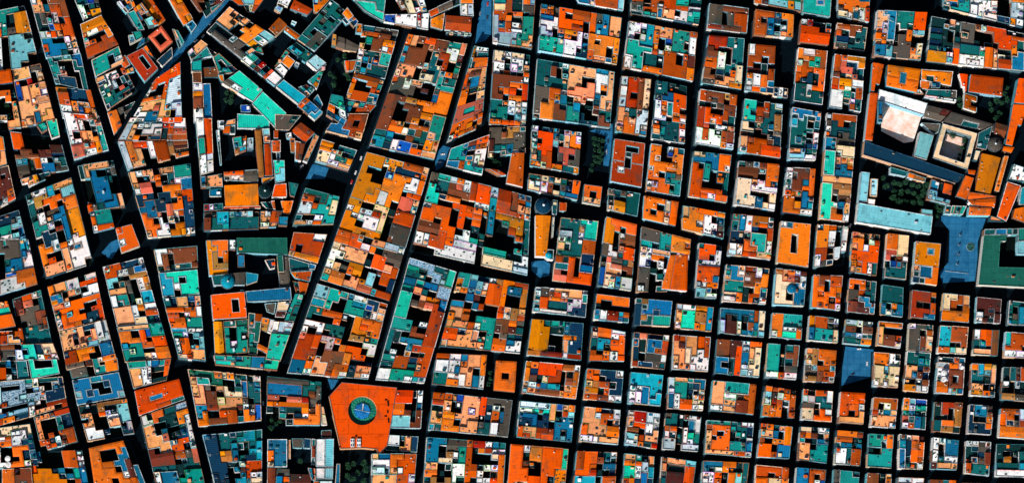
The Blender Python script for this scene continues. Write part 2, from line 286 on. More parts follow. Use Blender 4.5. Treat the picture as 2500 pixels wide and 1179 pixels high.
DATA = """
@00
-60,110 235,50 385,640 -60,700|TTTTK/TTKAA/wTKAA/RTNAA/wLLLN/w.LLL/w.LLL/w.LL./w.L..
110,670 385,610 530,1150 215,1220|PPPNN/PPP.c/X.HHp/XPppP/XPppW/PPpPP/PPPPP/PPUPP/PPUPP
-60,690 100,665 205,1230 -60,1240|LRRR/GRRR/R.../ROOK/..O./...p/X.pp/Xp.p/X.pp
270,-70 600,-70 770,520 440,560|WpPBBB/WpcBBB/ppUFFB/KNDwFB/KNUwKF/KKXRFF/GWRPFF/UU..WP/FUUUwp/UUUE.w
450,560 775,510 850,870 530,800|TEELUU/TT..EU/TTw.EE/TTc...E/TVVVV.E/EVVVV.E
530,830 870,860 950,1170 600,1130|OOVVVF/FFVVVF/FSOppF/wwpXOp/WcRRpp
700,-40 940,-40 975,140 800,190|EEXN/wEEK/wKAA
770,240 970,150 1140,430 840,560|AAAAA/AAAAA/OWWOA/w...O/pO.FO/FFFFF/FFFFF
875,580 1140,445 1190,600 915,745|TTTT/TT.T/TT.W/TTPP
915,755 1190,640 1310,860 1030,1060|PPWW.F/VVWw.S/EWWG.EK/wTUG.EK/TTT.SEE/TTEEEEK/VEEEKK.
1030,1080 1120,1050 1170,1200 1095,1290|OO/OO/OF
1120,1040 1300,970 1230,1080 1185,1170|NKE/.NN
=courtyard_block;courtyard house;rust red tiled courtyard house standing tilted beside the upper left diagonal street
1210,540 1370,460 1520,660 1390,790|ZZZZ/ZZ.Z/ZZ.Z/ZZZZ
1140,570 1200,530 1250,620 1190,660|F
1180,680 1280,640 1290,690 1210,710|AP
=courtyard_block;courtyard house;salmon pink square house around a small courtyard with white rim
1420,350 1550,245 1660,400 1545,500|SSSS/S..S/S..S/SSSS
1500,580 1650,450 1660,540 1560,640|VVV
1370,460 1430,420 1500,560 1440,540|OK
1220,130 1290,100 1390,290 1320,300|TT/TT/TT
1360,-20 1440,-40 1590,190 1520,250|AF/AF/AF/AF
1280,90 1360,30 1520,240 1390,280|OAP/UpP/U.p/KLL/.LR
1120,20 1260,-40 1300,60 1210,130|WKOp/KULO
1265,310 1350,300 1370,360 1300,400|TT
1230,340 1290,330 1300,400 1245,430|L/U
1350,380 1420,350 1440,380 1310,470|UK
1490,760 1730,600 1750,1180 1240,1180|RRRRRORR/FRRRRRRR/wR..RGGG/w...RGGG/OOOORGGG/PPPPPGGG/WPPSPGGG/WWUUPPGG/WwUUwRRR
@01
600,-60 950,-30 1045,300 710,390|WWWWPc/WWw.Gp/WWw.KT/WWpP.T/WWpPOT/SSPOAT/SSwwAT
1250,-5 1780,-5 1795,200 1130,215|WwwUURWRW/GPWwWHRWW/GP.WWwKFSS/GPO.VVKBFF
1130,220 1800,205 1815,345 1225,490|GORRWFFNBB/GOP.WFFYDD/GOP.WFFYNN/GPP..FF.OO
440,20 545,0 575,165 495,195|MM/MM/MM
350,60 440,30 455,100 400,135|T
75,50 235,10 240,70 85,110|OOOO
235,0 320,-10 320,60 260,70|P
95,120 570,170 660,490 185,560|RR....../RR....../RR....DD/.BBDDBDD/BBBBDDVV/LUKRw.EE/NNKRUUKE/NNKKUUNN
195,580 470,500 500,560 225,670|ppAKE/.pAK.
-60,150 30,180 70,440 -60,480|WO/.O/pP/PP
-40,480 80,450 150,770 -60,880|FDD/RDD/RDD/DDD/DDF/UwR
-60,950 180,870 260,1180 -60,1240|VVVV/VVVL/LTTLL/.TTUU/UwwLU/NTNNL
245,730 685,560 895,1385 440,1530|KwwQppp/WYYQ.LL/EYRRRLL/EK.R.OO/KwNNUOO/TwEUUAA/TTW.UAA/TV.ZUAA/.VV.UAA/OVW.UWA/OOWOwWW/OO.PWUW/OR.PWWW/pppPWWW/pppPWW.
745,450 1085,400 1200,840 850,900|KppppK/KpU.KN/..UUE./..UUW./..UU../..UUUUP/RNEUUUP
840,800 1050,830 1100,1040 900,1090|RTTT/WTTT/RTTT/WRRR
=corner_house;corner house;orange four-sided corner house standing alone beside the small blue square
1110,1050 1265,1010 1345,1220 1165,1290|ROO/OOO/wOO/OOO
1230,510 1830,430 1876,1110 1420,1140|PWpp.ppTTT/PWKpO.ETTT/pSS.FKEWUU/WSS..AAAUU/VVV.VVAFRR/VUUVVVKOVR/UUUVVSOOVV/OUUS.SCFVV/OO.W.CK.VV/OOOWWOOOVV/pOWWWOOAwW
@02
-60,0 270,-10 360,420 -60,550|TNKNQU/FNNNQU/..NNUW/WWEUWW/W.UUWW/W.XXFFF/WwwwFFF/WwwwFF
-60,610 70,590 150,830 -60,870|pppO/MMMM/RRRR/RRRR
120,570 390,480 500,980 200,1010|DDRwT/DDSEE/DSNNE/.NNBB/..NBF/FEEENB/FEEEE/REEEE
-60,880 180,870 200,1000 -60,1010|RRRF/wZPO/DZPP
-60,1015 510,990 570,1150 -60,1165|DBB.MMVCC/DNNWMMVcC/ZNKWMMwFw
455,450 915,310 1010,760 560,880|OPPWW.WW/OPPWWRRR/UU.PWVWW/AUP..WWW/PPwRRRRR/ERRRR..R/TRLR..RR/wRRRRVVR/wRRFVVVR
565,885 1015,765 1115,1140 640,1250|ppppVVWG/ppVp.PWG/ppVppPWG/pppPLLGG/VFAAA.UU/FFAO..UU/NNNK.wOO
985,260 1370,165 1545,790 1120,830|wRRVVVw/RRwwNUU/LLKNYYY/LKENTwA/PPPN.wY/WTTK.QQ/WETKwQQ/PPPWOWW/PPPW.FF/PPPCCEV
1120,835 1550,795 1645,1130 1200,1170|PPPPPTT/OO.RXTT/OOORRRR/QTTFFRR/TwT..OO/TTTCWOO
@03
=l_shaped_block;courtyard house;bright green flat roof bent around a dark court, near the left edge
265,-10 545,-10 575,130 300,185|M...M/M...M/MMMMM/MMMMM
-60,0 255,0 285,185 -60,195|.KUKEE/RRKUEE/RRwKEE
-60,205 600,155 650,440 -40,640|uuuuuTwEEEV/l...uuw..uV/luuuuulw.VV/luuuluuuVVV/DFuuuluwVVV/w....uw.VVV/UUuuuw..ZZZ/ROOVVwpppKZ
-60,650 290,605 370,1010 -60,1040|cccccc/WccWwc/WWFwwV/OOOwVV/W..OOV/w..OOVU/W..OOVU/wwOOwV
320,545 660,455 745,780 400,870|pppUZZZ/p...EVV/p...EVV/p...TVV/p.FTFFF/FRVWDFF/.FRVBFF
250,880 790,860 860,1240 330,1240|UU...FFw/UU...FFW/R....FFw/RAAVU.TU/AAAAVUTU/AAAAAAFU/FPAAKFFV
20,1045 300,1030 320,1240 20,1240|OODBB/OOBBB/OOBpB
640,-10 1125,-20 1140,95 690,175|NN.DT.OO/NNN.TTOO
=palace_block;large building;wide blue flat-roofed building with two small courts, left of centre bottom
690,190 1140,110 1205,350 740,430|UUUQQUUU/UUU..VUU/LUVU..UU/UUUUUUUL
745,440 1215,370 1290,700 840,780|KWKYYYYO/KKKYKKLL/pp.RwELL/.p..WWLL/pp..PPLL/WW..PP.W/WWWV..VW/WWW...VV
=palace_block;large building;long orange flat-roofed building with a dark inner court at the bottom left
850,840 1230,755 1420,1240 910,1240|OOOOOO./OO..OU./OO..UU./OOFFUUD./OOOO.UDU/OOOOOwDU/OOO.OORU/OOOOOORU
1215,15 1640,-15 1600,190 1280,270|TTTLUTF/PPwWKKR/PPwW..R/PPwwKKK
=palace_block;large building;red-orange square building with a little blue glazed court, lower left streets
1290,290 1720,175 1775,375 1335,530|RRRRRRR/RRRRRRR/RRUURRR/RRRRRRR/RRRFFEE
1345,540 1785,385 1981,1240 1510,1240|WKFFEEuu/WWFKKKOO/PP..KKOw/PP.U..Ew/PPPSKVUw/PPPPURRw/BBPPRRKG/BBBBFFNS/BBBBZKES/EEEEKEEE/wUUUKTTT/wUUUTTTT/wUURROTT
@10
-60,-60 50,-80 205,190 110,250|RO/OA/OO/OO/OA
130,240 195,195 240,250 190,320|U
150,-40 560,-60 450,60 310,180|BB.DDB/BNKDD/.KEE
0,280 60,300 120,410 70,470|PT/KT
330,300 550,70 990,360 680,580|KKPPP/NKPPp/NKPpK/NK..P/NE.OK/NNOOO/NNOOO/NNATL/NPEwL
560,-10 900,-40 790,120 700,100|RLLR/.KwF
1170,0 1350,95 1300,150 1130,90|FFF/FFF
1030,-30 1160,-30 1110,70 1010,30|ww
1010,50 1070,80 1040,130 980,90|L
1025,170 1105,245 1000,350 925,280|FF/FF
1105,248 1240,345 1190,380 1075,290|FFF
1150,200 1200,220 1180,250 1140,230|L
1350,-20 1530,-20 1390,130 1360,110|XAA/AAA
1530,0 1700,130 1370,500 1200,380|EEKN/EEEE/NEKE/ENEE/EEEE/EENN/EENN/EENE
1195,400 1370,530 1280,600 1100,470|EEE/QQE
1105,530 1180,590 1125,665 1045,600|O
1040,610 1110,680 1070,745 985,660|ww
1090,480 1130,510 1035,605 985,640|T/T
1190,590 1230,610 1210,650 1170,625|W
1380,530 1480,610 1390,690 1290,600|ll
1400,695 1480,620 1390,860 1300,780|TC/TT/TT/TA
1290,800 1370,865 1300,940 1210,840|KT/TP
=long_hall;hall;long turquoise-blue flat roof beside the diagonal street, upper left centre
1070,765 1290,930 1210,1005 995,835|QQQ/QQQ
660,575 760,500 1060,755 985,830|WT/WT/EV/DH/UK/RS/WW/WW
740,480 850,440 880,520 785,500|TT
1200,1015 1290,940 1450,1080 1370,1160|RF/QU/UU/QU/QQ
1350,960 1400,900 1450,1000 1430,1050|U
1525,905 1640,930 1690,1240 1480,1100|TTT/TTM/R.w/VUU
1540,330 1660,370 1660,480 1530,440|YNN
150,500 280,380 345,430 185,575|WPP/KPP
185,600 285,575 285,690 185,690|T/T
180,592 335,450 385,540 285,572|TTT
340,450 440,515 400,550 388,540|K
392,552 450,510 650,690 450,720|TTT/TTT/TTV
285,650 445,640 445,740 290,745|BBB/BBB
195,700 280,697 285,800 200,800|BB/BB
200,805 370,800 390,1179 205,1179|WU/AU/BU/BU/WU/WU
655,1010 755,1005 755,1080 660,1080|XX
=convent_hall;hall;bright mint green hall roof set diagonally beside the dark convent garden
645,680 870,868 775,985 475,800|MMMM/MMMM/NwMM
440,730 490,720 500,790 470,790|O
=convent_hall;hall;second mint green roof running down right from the diagonal mint hall
872,880 1100,1088 985,1225 765,1000|MMM/MMM/MMM
@11
=convent_hall;hall;wide mint green ribbed roof closing the garden of the convent below
625,-50 940,-30 935,100 625,95|MMMMM/MMMMM
990,-40 1240,-30 1120,115 990,110|NNE/NNN
525,20 610,0 610,140 480,140|PP/FK
225,0 380,0 400,510 270,550|WR/WR/WR/TR/TR/TR/wG/wW/wW
270,560 480,525 490,655 275,660|Uppp/Uppp
435,20 500,20 500,105 440,105|G
420,115 455,110 480,440 460,440|W/K/K
=cloister_wing;wing;long narrow ochre roof running down into the amber church
790,110 855,105 885,560 830,560|Y/Y/Y/Y
860,100 935,95 940,165 870,165|L
873,172 943,170 943,235 880,235|P
880,245 950,242 970,545 890,550|F/F/F/F
955,215 1040,210 1040,322 960,322|RR/RR
580,180 715,160 715,300 610,340|TTR/ETW/YQQ
722,190 780,185 780,300 722,300|G
860,570 985,560 930,600 865,625|AA
=church;church;amber gable-roofed church with a dark round dome at its right end
500,640 825,625 835,830 510,840|AAAAA/AAAAA/AAAAA
500,845 845,835 850,860 490,870|RRRR
495,510 825,485 825,610 500,590|RRRNN/KwwNN
985,635 1095,625 1100,755 955,760|RR/RR
970,400 1080,400 1085,600 990,620|MM/ML/LL
1000,325 1040,325 1040,390 1000,390|V
1115,610 1215,630 1175,755 1130,740|TT/TT
850,800 1035,788 1030,880 900,860|EKO.
1045,788 1165,785 1130,915 1070,910|OO/OO
1235,30 1370,130 1280,230 1140,120|FFF/FFF
1185,215 1280,240 1240,405 1180,395|FB/FB
1365,140 1415,170 1300,420 1255,400|p/p/p/p
1130,190 1178,190 1178,320 1140,320|F/F
1090,140 1145,130 1155,185 1100,190|w
975,115 1020,115 1020,190 975,190|F
305,820 490,810 490,880 305,885|HwEE
305,893 835,885 835,1060 305,1075|NKQQLUwLK/BEQQEEEEE/BEETEEEEE
845,885 1060,885 1000,1040 845,1045|PwFB/ppFF/wwpp
1020,940 1115,940 1105,1030 1020,1025|UU
360,675 475,665 475,745 360,745|UU
1280,660 1610,745 1550,1010 1155,1025|EEEETT/FFKETC/GGFTTC/GGTTTC/E.KwTT/PPwRTT
1440,200 1780,300 1695,495 1375,405|AA.EEE/OOpWKE/CCWTTA/CCwwPP
@12
-175,95 240,60 250,265 -130,305|WWBBBBB/WBKBBBB/WB.BBBB/KBKEEEB
=palace_block;large building;turquoise flat-roofed square building with small stepped courts, beside the long avenue
-130,320 245,285 265,525 -90,550|QMMMMM/QQM.MM/QQWMMM/QQ.MMM
-90,560 270,535 325,1165 65,1140|EVPPUP/EVPPKP/RRROOW/FFKwOW/ROOTTT/OOOTTT/QQQwww/MMw.LL/wFRKLL/wRRKLL/wRRPPP/CCFPPP
=courtyard_block;courtyard house;ochre and orange tiled house around a small court, left of the blue dome
325,5 540,0 540,330 355,345|AOOO/AAOO/AYOR/AY.R/AYYY/AAAA
545,0 610,0 610,100 550,100|ww
=convent_hall;hall;large dull green flat roof above the square of the blue dome
620,-20 1105,-20 1110,145 625,125|JJJJJJJJ/JJJJJJJJ
1005,150 1118,150 1140,447 1035,452|JN/JN/NN/NN
628,145 695,145 700,265 628,265|UU/UU
890,190 990,180 990,270 940,280|VV
=church;church;dark teal church with a large blue ringed dome above the red square palace
380,345 700,310 700,440 400,440|EEENN/EEENN
705,310 830,330 820,400 710,440|QQ
=palace_block;large building;red-orange square palace with one small square court, below the blue dome
370,530 695,500 720,750 390,770|RRRRR/RRR.R/RRR.R/RRRRR
=long_hall;hall;long deep blue roof stretching right from the red square palace
703,495 1138,455 1150,580 718,600|UUUUUUU/UUUUUUU
652,480 695,480 693,495 652,498|W
=cloister_wing;wing;long amber strip roof below the red square palace
395,785 480,785 505,1095 412,1100|A/A/A/A/A
488,780 728,760 728,1085 515,1105|EEJJ/T.TT/T.TK/TwTT/TTTT
732,700 868,715 820,1105 732,1100|EF/EJ/JJ/TJ/TE/JJ
865,745 990,770 915,1100 812,1040|AW/YW/../../OO
890,612 1000,605 980,715 910,690|NN
1015,600 1140,590 1075,745 990,740|CC/CC/DD
1178,520 1272,520 1172,790 1075,780|TL/TT/TE/TE/TJ
970,780 1172,796 1040,1170 895,1150|WGG/WGL/MMM/MMM/MMM/MMM
1165,-70 1490,-50 1395,230 1115,150|FFFww/FFFFF/F.FFF/pAAAA
1118,165 1385,245 1370,290 1130,300|EEEU
1135,310 1345,300 1320,405 1180,370|AFF
1155,390 1310,420 1280,520 1190,500|EFF/BFF
@13
400,-50 1040,-30 1010,100 415,45|TTTUTUUTM/MMMTTUUMM
150,80 850,150 860,575 255,635|JJJJOCAEEKW/PTTJJ..EUEU/pPNNPC.JUEQ/pPBBKCCCUEE/PPBBCPPPNNE/QQZZPPPDwNX/QAK.RFFKOwX/AABBBFFEOOX
915,150 1435,205 1425,620 905,620|NNNNNNEE/UUUUUEEN/UUUUUEBN/SSSSSHNN/AOOOOONO/K.EKKOBO/..T.VWOO/...KOOOO
1432,440 1455,450 1490,620 1435,620|P/C
1435,670 1530,665 1530,740 1435,740|D
290,715 865,660 865,1240 420,1240|UVEEVEQQE/VVEEEQQQE/VVEEQEKEQ/VVAYUEEQQ/VVYYUEVVQ/VVVKKwRFF/VVV.QDFFF/VVV..QFWG/VVV.QQECC/VVKQQQEPP
915,755 1105,755 1105,1025 915,1025|UUU/UUU/OUU/OUU/CUU
915,1030 995,1030 985,1240 915,1240|B/B/B
1003,1030 1130,1040 1125,1240 990,1240|NN/UR/UN
1135,1085 1335,1090 1335,1240 1135,1240|DDD/DDD
1150,750 1255,750 1250,840 1160,840|NN
1262,745 1335,750 1330,845 1262,840|VV
1340,750 1378,755 1370,1000 1338,1000|E/F/F/E
1115,760 1140,760 1140,945 1120,945|P
=workshop;workshop;white corrugated roof with a light blue half and six small vents
1382,755 1555,750 1550,1025 1378,1022|WL/WL/WL/WL
=workshop;workshop;white and pale blue folded roof just below the vented workshop
1382,1035 1550,1032 1545,1140 1378,1138|WL/WL
1300,1030 1372,1040 1375,1150 1335,1150|QR
1360,1155 1540,1155 1530,1240 1360,1240|RWW
1580,990 1615,990 1610,1240 1560,1240|U/U/U
@20
180,240 525,290 395,760 100,690|EENNNN/OFFBBK/.TBBAA/p.BBWR/wEEETT/TQEUTT/QQUEEE/TQEEEE
100,700 385,775 305,1000 10,950|FFFFp/R..FFT/A..RT/AFFUU/PFFEU
-10,960 310,1010 240,1090 -60,1090|ETPTFF/TU.FFF
-65,1095 235,1095 165,1345 -180,1260|EUFFF/KUFFF/UUFFF/UUUFp
0,360 150,440 120,500 -10,480|NNN
0,590 120,580 90,680 20,690|OF
30,80 90,160 40,200 -20,140|OO
-40,170 100,165 140,210 70,300|VXV/.VX
120,230 175,235 175,330 110,320|aa
=curved_hall;hall;mint green curved roof at the top edge beside the narrow curving street
50,-40 405,-40 375,215 200,115|TTT/MMT/MMM
480,-60 750,-60 800,110 580,165|pRWC/WCVW/.CwC
385,140 700,140 695,270 380,215|XXWWWW/XXWWWW
703,135 820,125 810,285 700,270|HWW/wWW
810,110 1110,-30 1120,40 830,170|FNNK
830,190 965,130 945,295 830,260|AA/AA
=theatre;hall;dark red ribbed roof with three dormers beside the top blue square
975,150 1225,170 1215,320 965,290|ZZZZ/ZZZZ
1115,-20 1235,-20 1245,160 1118,150|OO/wG/wG
980,305 1225,325 1220,352 980,330|KCKCKCK
615,330 1180,430 865,1535 240,1400|OPBRRBBTTS/OP.BaBBWWS/QBBB.EFFWD/QBBB.EFF.E/QBBBLEEF.T/ppp.EEEQON/cpp.CCETEE/FNwpp..TTT/NNWN.D.EOO/NNNN...UOO/BBBYYOOOOO/BBBBBBOOOO/BB..BBAATT/BB..BA.KTT/BBOP.FFFTT/BBOOWEBEPT/EEQKKBEEAp/QQEWXXVKAp/QQVWXXRRPP
1250,440 1390,460 1320,1215 990,1360|awwww/aKEEE/EOOOO/EKOOO/PPPPP/RBBPP/RKUPP/FBUPP/OOKpP/OO.PP/OOKPP/SSSSS/SSTSS/SSSSS/OOOOFR/OAOAOO/wRAFO.
1440,-60 1840,-60 1805,470 1430,410|VVTKOW/TTFKOL/CCFKNN/FFFONN/GFOKTT/GUFwTT/GRFWTT/GGGGTTp/WGGLTpp
1440,475 1790,525 1745,1215 1395,1190|ccwccK/cc.WWE/wwKwWp/wKFK.R/BBBBBw/BBBOOR/BROROR/BB.OOR/EEKWwW/ETTwWL/TTT.LW/OORROw
@21
1400,80 1745,75 1740,325 1380,370|NNKYYE/NNBYNN/DNNNNN/DETUNN/K.EUWN
=cloister_wing;wing;tall narrow orange-brown roof beside the street right of the teal wedge block
1610,330 1730,330 1715,660 1555,620|FF/FF/FF/FF/FF
1350,475 1480,490 1560,540 1480,550|AFF
1025,285 1395,155 1325,540 975,455|TTUBRR/TTTUFO/TTUFWW/TTTUwW/UUFTwC/UUFTTT
215,320 820,480 436,1749 -232,1541|AAAaaaFFFp/AAA.aVVVVA/A...XOOOWO/AA..OOOWWO/AAAAOOO.RR/AAAAWOOSSP/AAAAWO.SSL/AA..CCKRRR/wAGGZC.RRR/AwWWWC.NNN/AA.WWC.NNN/AAAAAA.BNN/FFRQKPPGGw/OORRWOKNNN/CPPPPOOONN/WWPPPKOOPR/W..AA.KDRR/wPNOAAL.RV/pOOPPAL..V/TOOPPSSQFF
845,505 1800,747 1761,1501 650,1250|NTTGOwFRRGFFBUV/NEEBSwFRRWFFBFU/MEEBBBFRRQFFBPp/MMVOO..wwQFFFRw/MM..RRFOKUAAAAE/wRRR.RRF.U.TAAE/RRRR.RRO.U..FAE/RR.R.RRE.U...FE/BBBRR.wKE.....E/BBBFRwwTK....TE/wWFFRWWW.TTTKKW/wWFFwwww.CCCCWW/...wwwww.CCCCGG
@22
-259,420 417,620 232,1340 -550,1278|LLTTTQwwVVF/LLTT.TQQXVP/QQT..TTTVwp/EEFFFK.AOOO/E...RR.AROO/WWWEEE.AAaO/wWW.EE.YYET/SFRwwO...WW/FFR.w.ORR.W/FFF.BBBORR./FFOPBBBOKKV/UURPPBRRVpp/UUWPPFRWKPw
630,170 1080,310 770,1376 300,1344|uuuuEET/TTKuuET/EEE.ulT/UUMUUuu/TTPE.uu/MM.PAOU/MMNBSFU/MM..BFF/MM...FF/TTT.wFF/TTTBBFF/EK.BBFF/EKUUUFF/E..UZFF/Ew.a.KF/TTFFVFF/EEFFEPF/WWTTTFF/WWTTwTG
1105,310 1773,428 1690,1089 916,1022|TTLVVwYAAFF/OTULwRRAUUA/POLUPRRA..A/..UD.RRA..A/UUUUF.RFPYP/PPO....RWYR/OPF.TTTBBON/PppFwTTDBDE/RRVpP.T.NEV/RRppPpTFFUw/PppppPTFFww
@23
=square_block;flat-roofed house;orange walled roof with one small upright court, right of the peach terraces
1460,0 1660,10 1640,305 1435,285|OOO/OOO/O.O/OOO/OOO
890,-70 1370,-50 1340,275 845,225|RRWWUPPA/WWwwOPPA/WWwUPPUA/EEWWWPUw/EEOOWPUw
860,300 1620,380 1575,735 810,665|RRFPXPPPRNNNN/ZZP.KPPPRVWKN/KKP..PwPRVFUN/PpAAPPPPKVFUN/PPOOOPPPNEWNN/QEOOOPPPEEWNN
505,285 760,290 735,655 440,650|RRRKw/RRR.w/OO..U/OOBKB/LLLKB/LLLBB
400,712 715,730 700,885 400,860|WWUPV/WWUPV/KKPPV
265,895 700,895 670,1240 260,1240|PUUOORR/WWWORRR/GGVpWRR/PPPPRRw/PPPPRRp
795,735 1555,790 1525,1240 760,1240|UUUNNNOZZwUE/UU.NNTFKOZwW/UUKYWTF...CO/UUCCKTF....O/pPCKWWFFKwWO/OOK.WWRRwwKO/EY.YWKRKWwRO/YYYYwEWwwE.O
@30
240,40 1020,170 970,620 215,490|UONRRFFFRNUPP/RFNR.FFFRNUPP/UUWRRRR.RUUPP/WWWRRFF.RUUPP/GWPSAAWGOOOOA/GG.UO.WWO.OOA/MMMLWWWUOOO.A/MMMMWWVVFOO.a/MMMMWWVVFPPUa
1085,200 1740,320 1700,780 1030,650|wwWQPPPTTTF/wwKQOPPTTTW/wwWQO.XTT.W/TTQQA.wTTTW/TTTTFpFF.FD/TTTEEKFF.FD/wTTEEKFFFFA/wTTOOOFFFFA
1110,-60 1790,-30 1751,245 1105,130|FFFFFRRTTEE/FF.FFRRTTEE/NNKFWRRFRWW/NEFFUPPRWTT/KKTLUPPWWTE
560,-60 1045,-60 1030,105 600,30|UUGFFFFL/UUwFFFFL
205,560 950,690 905,1225 165,1130|EEEEwPPPPUUP/EEB.EPPPPWWP/EEB.LPP.PWWP/EEEEEPP.PWOP/EEEEEPPPPWOP/NNFFwPPPPUPP/NNFAUKpP.EPp/NNOXUEQ.KBPp/NOOBETQ..DEE/NOOBBTTV..BE/KOOBBTTVVEBB
1010,730 1300,760 1250,1310 955,1260|GRRFC/GRRBC/WRRBC/WRRBC/GRRBC/GRRBC/PwEwG/PPEGG/POPGG/wOOGw/POOGU
1345,770 1640,830 1620,1380 1300,1330|EEKKK/EEKKK/EEURR/wUURR/WRTRR/WPTR./WFTOR/WWFRW/EEEER/OTEEW/PTEEW/EEEEP
@31
155,60 630,130 600,530 135,450|w.VVQKWPG/KRRRUEPOW/LRRRL.POO/GRRR.SSSN/CERF.NS.N/PEFF.NSNN/aawFaaEEA
=palace_block;large building;rust brown tiled block split across the middle, right of the hedged garden
945,190 1240,235 1205,660 905,600|FFFFF/FF..F/FFKFF/FF.FF/ZZ.ZZ/ZwZZZ/ZZZZZ/ZZZZZ
1295,240 1620,290 1575,745 1245,690|OO.wOE/OO.XOO/Op..OO/OOOOOO/wOOOOO/OO.UEN/OOOUTT/wWOOTT/POOOTT
125,520 620,600 590,780 110,680|EECUCEKR/CWwBcNVR/CCwBCQUU
655,625 830,650 810,835 640,800|RRR/RRR/ppp
890,665 1195,715 1165,940 880,870|NENEE/KVKEE/NAAEE/pAAEE
1230,735 1560,800 1530,1030 1215,960|OOOCR/OO.CR/OVOcR/OOOCR
430,945 790,985 720,1600 350,1550|EEEMMM/EEEpMM/GGEwMM/WTEEFF/PKEEFF/EEEEVV/FKR.VV/EER.UU/SERRRR/SSRRRR
865,940 1160,1015 1105,1650 780,1600|AOOOOO/AAO.OO/AA.wBB/AA.BBB/NWKPRR/NWWERR/KSNNEY/NPSSBB/XPPPBB/XCCUWW/XCWUWW
1205,1035 1675,1160 1640,1660 1155,1660|NNNTTOOO/NNNTTOOR/TTKTEOOO/CwPPPKWW/wwOO..../wV.w..../NNK.W.../NN.E..../NN.EO.../wN.EE...
=church;church;long amber gabled church with a blue round dome at its upper end
185,925 335,930 290,1325 185,1320|AA/AA/AA/AA/AA/AA
345,775 400,785 390,925 345,915|E/E
415,805 485,810 480,885 415,885|F
345,945 370,945 355,1140 335,1140|c
@32
=church;church;tall orange gabled church tapering upward, right of centre beside the salmon wall
1475,150 1650,138 1640,495 1392,475|ORR/ORR/ORR/ORR/ORR
300,90 365,95 360,195 300,190|E
190,450 690,490 670,745 160,690|WNWPPPPW/wNBRWPPT/EROOSEwT/LREEEwwV/TREEEwVV/LWWWWVVV
775,515 1095,555 1080,800 745,765|OOOOOO/OO.OOO/K...../UWZZQF/QWZZUE
=square_block;flat-roofed house;square dark teal flat roof with two small ochre boxes at its left side
1150,560 1500,590 1475,835 1130,820|EYUUUU/VKUUUU/VUUVUU/VYETTT/VEETTT
735,825 1055,880 1040,1165 700,1160|DOOWW/COOwO/EQQRO/EQKOO/FFOwO/FFRwR
1130,885 1470,920 1425,1245 1110,1215|VSVVw/UKUUR/VKUFR/VNNNW/ZVVNE
150,760 650,800 625,1155 105,1105|AAETTUVV/AAAKKUVV/AAA..OOV/AAA..PVV/AAAK.PVV/OOZZZWZZ
@33
100,5 620,50 575,370 55,310|AORRRRFFw/OVRRRZFKF/OBKCZZ.BF/pwUUQQKpO/UpBBBBpOO
680,80 1035,100 1010,405 650,370|ROVVVw/RRKVVV/pYFFKV/AAKRVV/FFBBwW
1100,110 1415,140 1385,440 1075,410|QQQQQ/QQQQQ/WwUQQ/wWUQQ/wWUQQ
40,385 570,435 535,785 5,735|GGGGGPXPO/WWMMMP.FL/UUUVVPKUU/VVUVV.UUU/OPPFFRUKU/OFPFRRULU
655,440 1005,475 980,810 605,775|PPOVVW/PPGOOW/PPPO.P/OPPPAA/OPPPAA/wwWPPP
1080,475 1385,510 1350,850 1045,805|pHHGG/PHHGw/PRRwG/BBBwP/LLFPP/GGOKH
-50,800 505,850 470,1240 -85,1240|RRWOORRRM/RRKOORRRM/RRBK.RRRM/RRR..RRaa/RRRRRRKaa/RW.RRRKaw
585,870 970,880 945,1240 545,1240|FRRKEw/FRRFEK/FRFFUU/RRZK.V/QQQ.OO/QQQ.OU
1040,890 1330,920 1310,1240 1020,1240|PPTKP/OAOGP/MMwGQ/MMwUQ/FAVUV/AAwVV
@40
205,35 580,85 560,325 185,280|NNBBBB/NN.NFF/NN.NFF/ZZBBBF
645,95 1010,150 1000,370 630,340|OOOUOO/OKUV.O/OOUVWO/OOULPO
640,-50 1090,-50 1085,120 640,30|FDDTTTT/FDLLLAL
=square_block;flat-roofed house;large bright mint green flat roof cut by the top edge
1100,-50 1380,-50 1365,170 1095,127|MMMM/MMUM/MMMM/MMMM
1085,185 1375,230 1345,440 1065,410|wHKKE/RRRKR/RRRRR/RRRRR
1440,-60 1752,-60 1737,215 1435,160|OOOOUU/OOOOOO/NOOwwF/CCwUwF
1430,225 1730,260 1700,490 1410,450|OFBBE/RKBEE/VVKEE/NNEEE
200,340 545,370 510,865 130,800|ZZZEEE/ZZZEEE/BZ..EE/BBW.EE/ORW.EE/RRWEEC/BVVERC/BBNPPC/NNPPAA
590,415 845,440 820,900 550,870|WFFF/WFFF/FF.F/FFK./DDKF/OWOF/wWOU/GRUV
822,835 960,850 955,945 815,925|VwV
1060,460 1340,490 1290,1010 1010,970|OWWFF/OOFTF/WFTTF/OFFOO/FFVKO/FVVKO/EEWOO/EEWEE/EEEEE
1405,525 1697,560 1657,1080 1350,1030|FOAAA/FSVVA/FSSVE/BKPSE/FAAWW/ROWNF/WWTEF/WWKWE/WW.FE
115,860 470,915 430,1440 60,1380|FBBBYF/FBNBFF/K.KNBB/ZR..FB/ZRRRFE/ZRpRVE/ZSKwwp/WRWKFB/WRWWFB/WWWWOG
540,950 910,1000 885,1520 485,1460|MMKFEG/MMFFEE/MTFBEY/MMBEEY/CCEEUY/CC.EKN/DK..VV/PBFFBV/PFFRRR/wFFRRR
1000,1030 1280,1080 1225,1540 960,1530|UUUUU/EUEKU/QEE.E/EEEEV/EEEEW/EUEKW/EEEVX/PPLEE/LLLWW
@41
